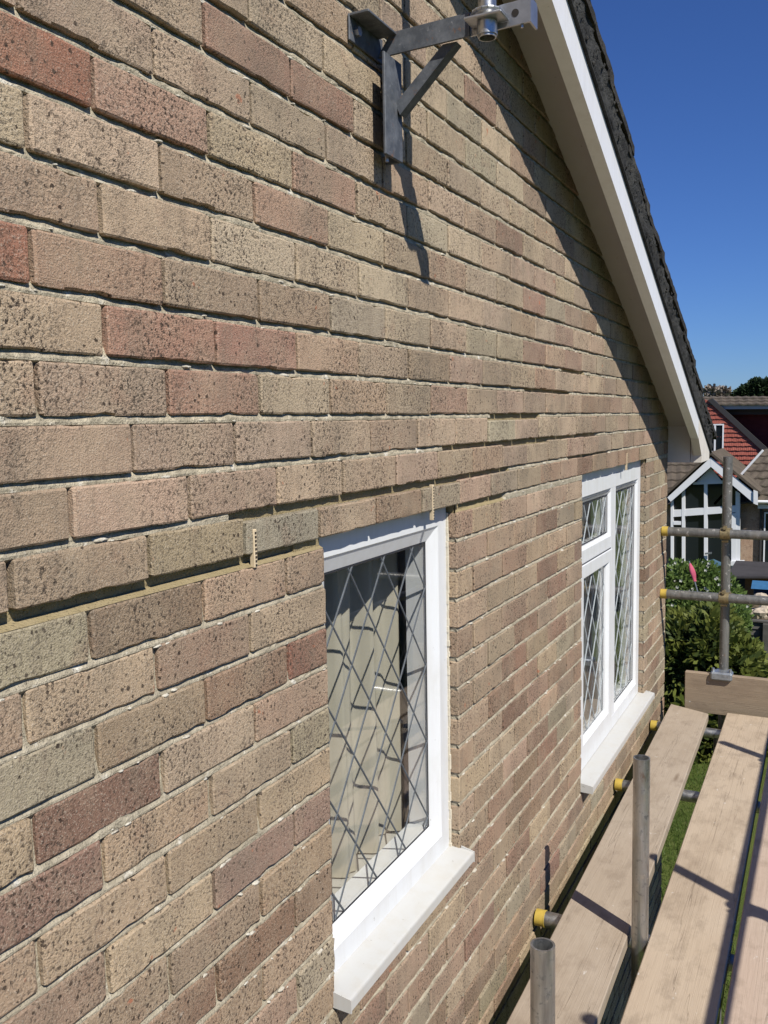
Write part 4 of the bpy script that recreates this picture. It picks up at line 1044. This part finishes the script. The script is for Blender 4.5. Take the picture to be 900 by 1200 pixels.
# glazed gable porch
bar_n = [0]
def bar(pts, m=M_FWHITE, name='porch_bar', Y=YH, d=.16):
    bar_n[0] += 1; return slab(pts, Y - .004*bar_n[0], d, m, name)
bar([(833, 536), (833, 547), (786, 588), (782, 583)], name='bargeboard', Y=YH-.35, d=.05); bar([(833, 536), (888, 581), (886, 592), (833, 547)], name='bargeboard', Y=YH-.35, d=.05)
bar([(883, 574), (888, 576), (888, 592), (883, 590)], name='bargeboard_end', Y=YH-.4, d=.05)
for (e0, e1) in (((779, 582), (833, 533)), ((891, 580), (833, 533))):
    a, c_ = pp(*e0, YH-.4), pp(*e1, YH-.4); bt = Vector((0, 3.6, 0)); up = Vector((0, 0, .10)); b = MB()
    b.hexa([a, a+bt, c_+bt, c_, a+up, a+bt+up, c_+bt+up, c_+up]); b.build('porch_roof', M_FTILE, fh)
bar([(833, 548), (846, 564), (815, 566)], name='gable_panel', Y=YH-.02, d=.05)
bar([(812, 565), (850, 563), (852, 566.5), (812, 568)], name='porch_head', Y=YH-.03)
gl_ = slab([(788, 588), (833, 549), (866, 578), (866, 760), (788, 760)], YH+.10, .03, M_FGLASS, 'porch_glass')
for pts in ([(786, 598), (867, 592), (867, 600), (786, 606)], [(825, 566), (829, 566), (829, 740), (825, 740)], [(799, 578), (802.5, 574), (802.5, 740), (799, 740)], [(862, 575), (867, 578), (867, 664), (862, 664)],
            [(786, 590), (789, 586), (789, 740), (786, 740)], [(857, 602), (863, 601), (863, 740), (857, 740)],
            [(789, 611), (798, 611), (798, 615), (789, 615)], [(863, 608), (862.5, 606), (867, 606), (867, 610)]):
    bar(pts)
bar([(855, 658), (872, 657), (872, 662), (855, 663)], name='porch_sill', Y=YH-.12)
bar([(826, 648), (834, 647), (834, 649), (826, 650)], M_ALU, 'door_handle', YH-.08, .05)
# gutter, downpipe, window at the edge
b = MB(); a, c_ = pp(886, 588, YH+.05), pp(1080, 590, YH+.05); b.tube(a, c_, .055, 10); b.build('gutter', M_FWHITE, fh)
slab([(888, 591), (1080, 593), (1080, 598), (888, 596)], YH+.25, .1, M_FWHITE, 'fascia')
b = MB(); a, c_ = pp(892, 594, YH+.5), pp(892, 690, YH+.5); b.tube(a, (a.x, a.y, c_.z), .045, 10); b.build('downpipe', M_DARKTRIM, fh)
fwin(896, 600, 985, 668, YH+.55, (.33, .66))
# --- trees beyond
def tree(name, label, c, rad, n, size, m, base, lumps, cat='tree', shell=.3):
    o = empty(name, base, label, cat); b = MB(); rg2 = random.Random(hash_(label))
    for k in range(lumps):
        v = Vector((rg2.uniform(-1, 1), rg2.uniform(-1, 1), rg2.uniform(-.8, .85)))
        v = v/max(1, v.length)*.72; cc = (c[0]+v.x*rad[0], c[1]+v.y*rad[1], c[2]+v.z*rad[2]); s_ = rg2.uniform(.32, .5)
        foliage(b, cc, (rad[0]*s_, rad[1]*s_, rad[2]*s_), n//lumps, size, rg2, 'leaf', 0, shell)
    b.build('crown', m, o, fix=False)
    t_ = MB(); top = Vector(c); t_.tube(base, top, .35, 9, None, 0, .12)
    for k in range(8):
        e_ = top + Vector((rg2.uniform(-.7, .7)*rad[0], rg2.uniform(-.7, .7)*rad[1], rg2.uniform(-.3, .7)*rad[2])); s0 = Vector(base).lerp(top, rg2.uniform(.5, .95)); t_.tube(s0, e_, .12, 6, None, 0, .03)
    t_.build('trunk', M_BARK, o)
def hash_(s): return sum((i+1)*ord(ch) for i, ch in enumerate(s)) % 9973
YT = 85
for (px, py, r_, lab) in ((874, 464, 13, 'rounded dark green tree beyond the roof, left of the clump'), (893, 457, 14, 'taller dark green tree at the right edge beyond the roof'), (918, 456, 17, 'dark green tree beyond the roof, just outside the right edge')):
    c_ = P(px, py, YT); k = (P(px+10, py, YT)-c_).length/10; tree('tree', lab, tuple(c_), (r_*k*1.05, r_*k, r_*k), 6000, .42, M_LEAF_D, (c_.x, c_.y, gz(0, YT)), 11)
c_ = P(841, 462, 120); k = (P(851, 462, 120)-c_).length/10
tree('bare_tree', 'hazy brown leafless tree far beyond the roof ridge', tuple(c_), (14*k, 12*k, 12*k), 1500, .55, M_TWIG, (c_.x, c_.y, gz(0, 120)), 8)
b = MB(); a, c_ = P(700, 468, 260), P(1400, 468, 260); n = 60
for i in range(n):
    x0, x1 = a.x+(c_.x-a.x)*i/n, a.x+(c_.x-a.x)*(i+1)/n; h0 = a.z+3.5*mn.noise((i*.45, 0, 0)); h1 = a.z+3.5*mn.noise(((i+1)*.45, 0, 0))
    b.face([(x0, 260, -7), (x1, 260, -7), (x1, 263, h1), (x0, 263, h0)]); b.face([(x0, 263, h0), (x1, 263, h1), (x1, 290, -7), (x0, 290, -7)])
tag(b.build('far_wood', leaf('far_wood_leaf', (.06, .075, .07), (.075, .09, .08), 0), fix=False), 'thin strip of distant woodland on the horizon', 'woodland', kind='stuff')
# --- neighbour to the right, seen only mirrored in the panes
nb_ = empty('neighbour_house', (9, 16, gz(0, 16)), 'plain brick neighbour house mirrored faintly in the window panes', 'house')
b = MB(); b.box(8.5, 16, 9, 24, gz(0, 20)-.2, .3); b.build('brick_wall', M_FBRICK_D, nb_)
b = MB(); b.prism([(8.1, .3), (12.2, 3.6), (16.4, .3)], 1, 8.6, 24.4); b.build('roof', M_FTILE, nb_)
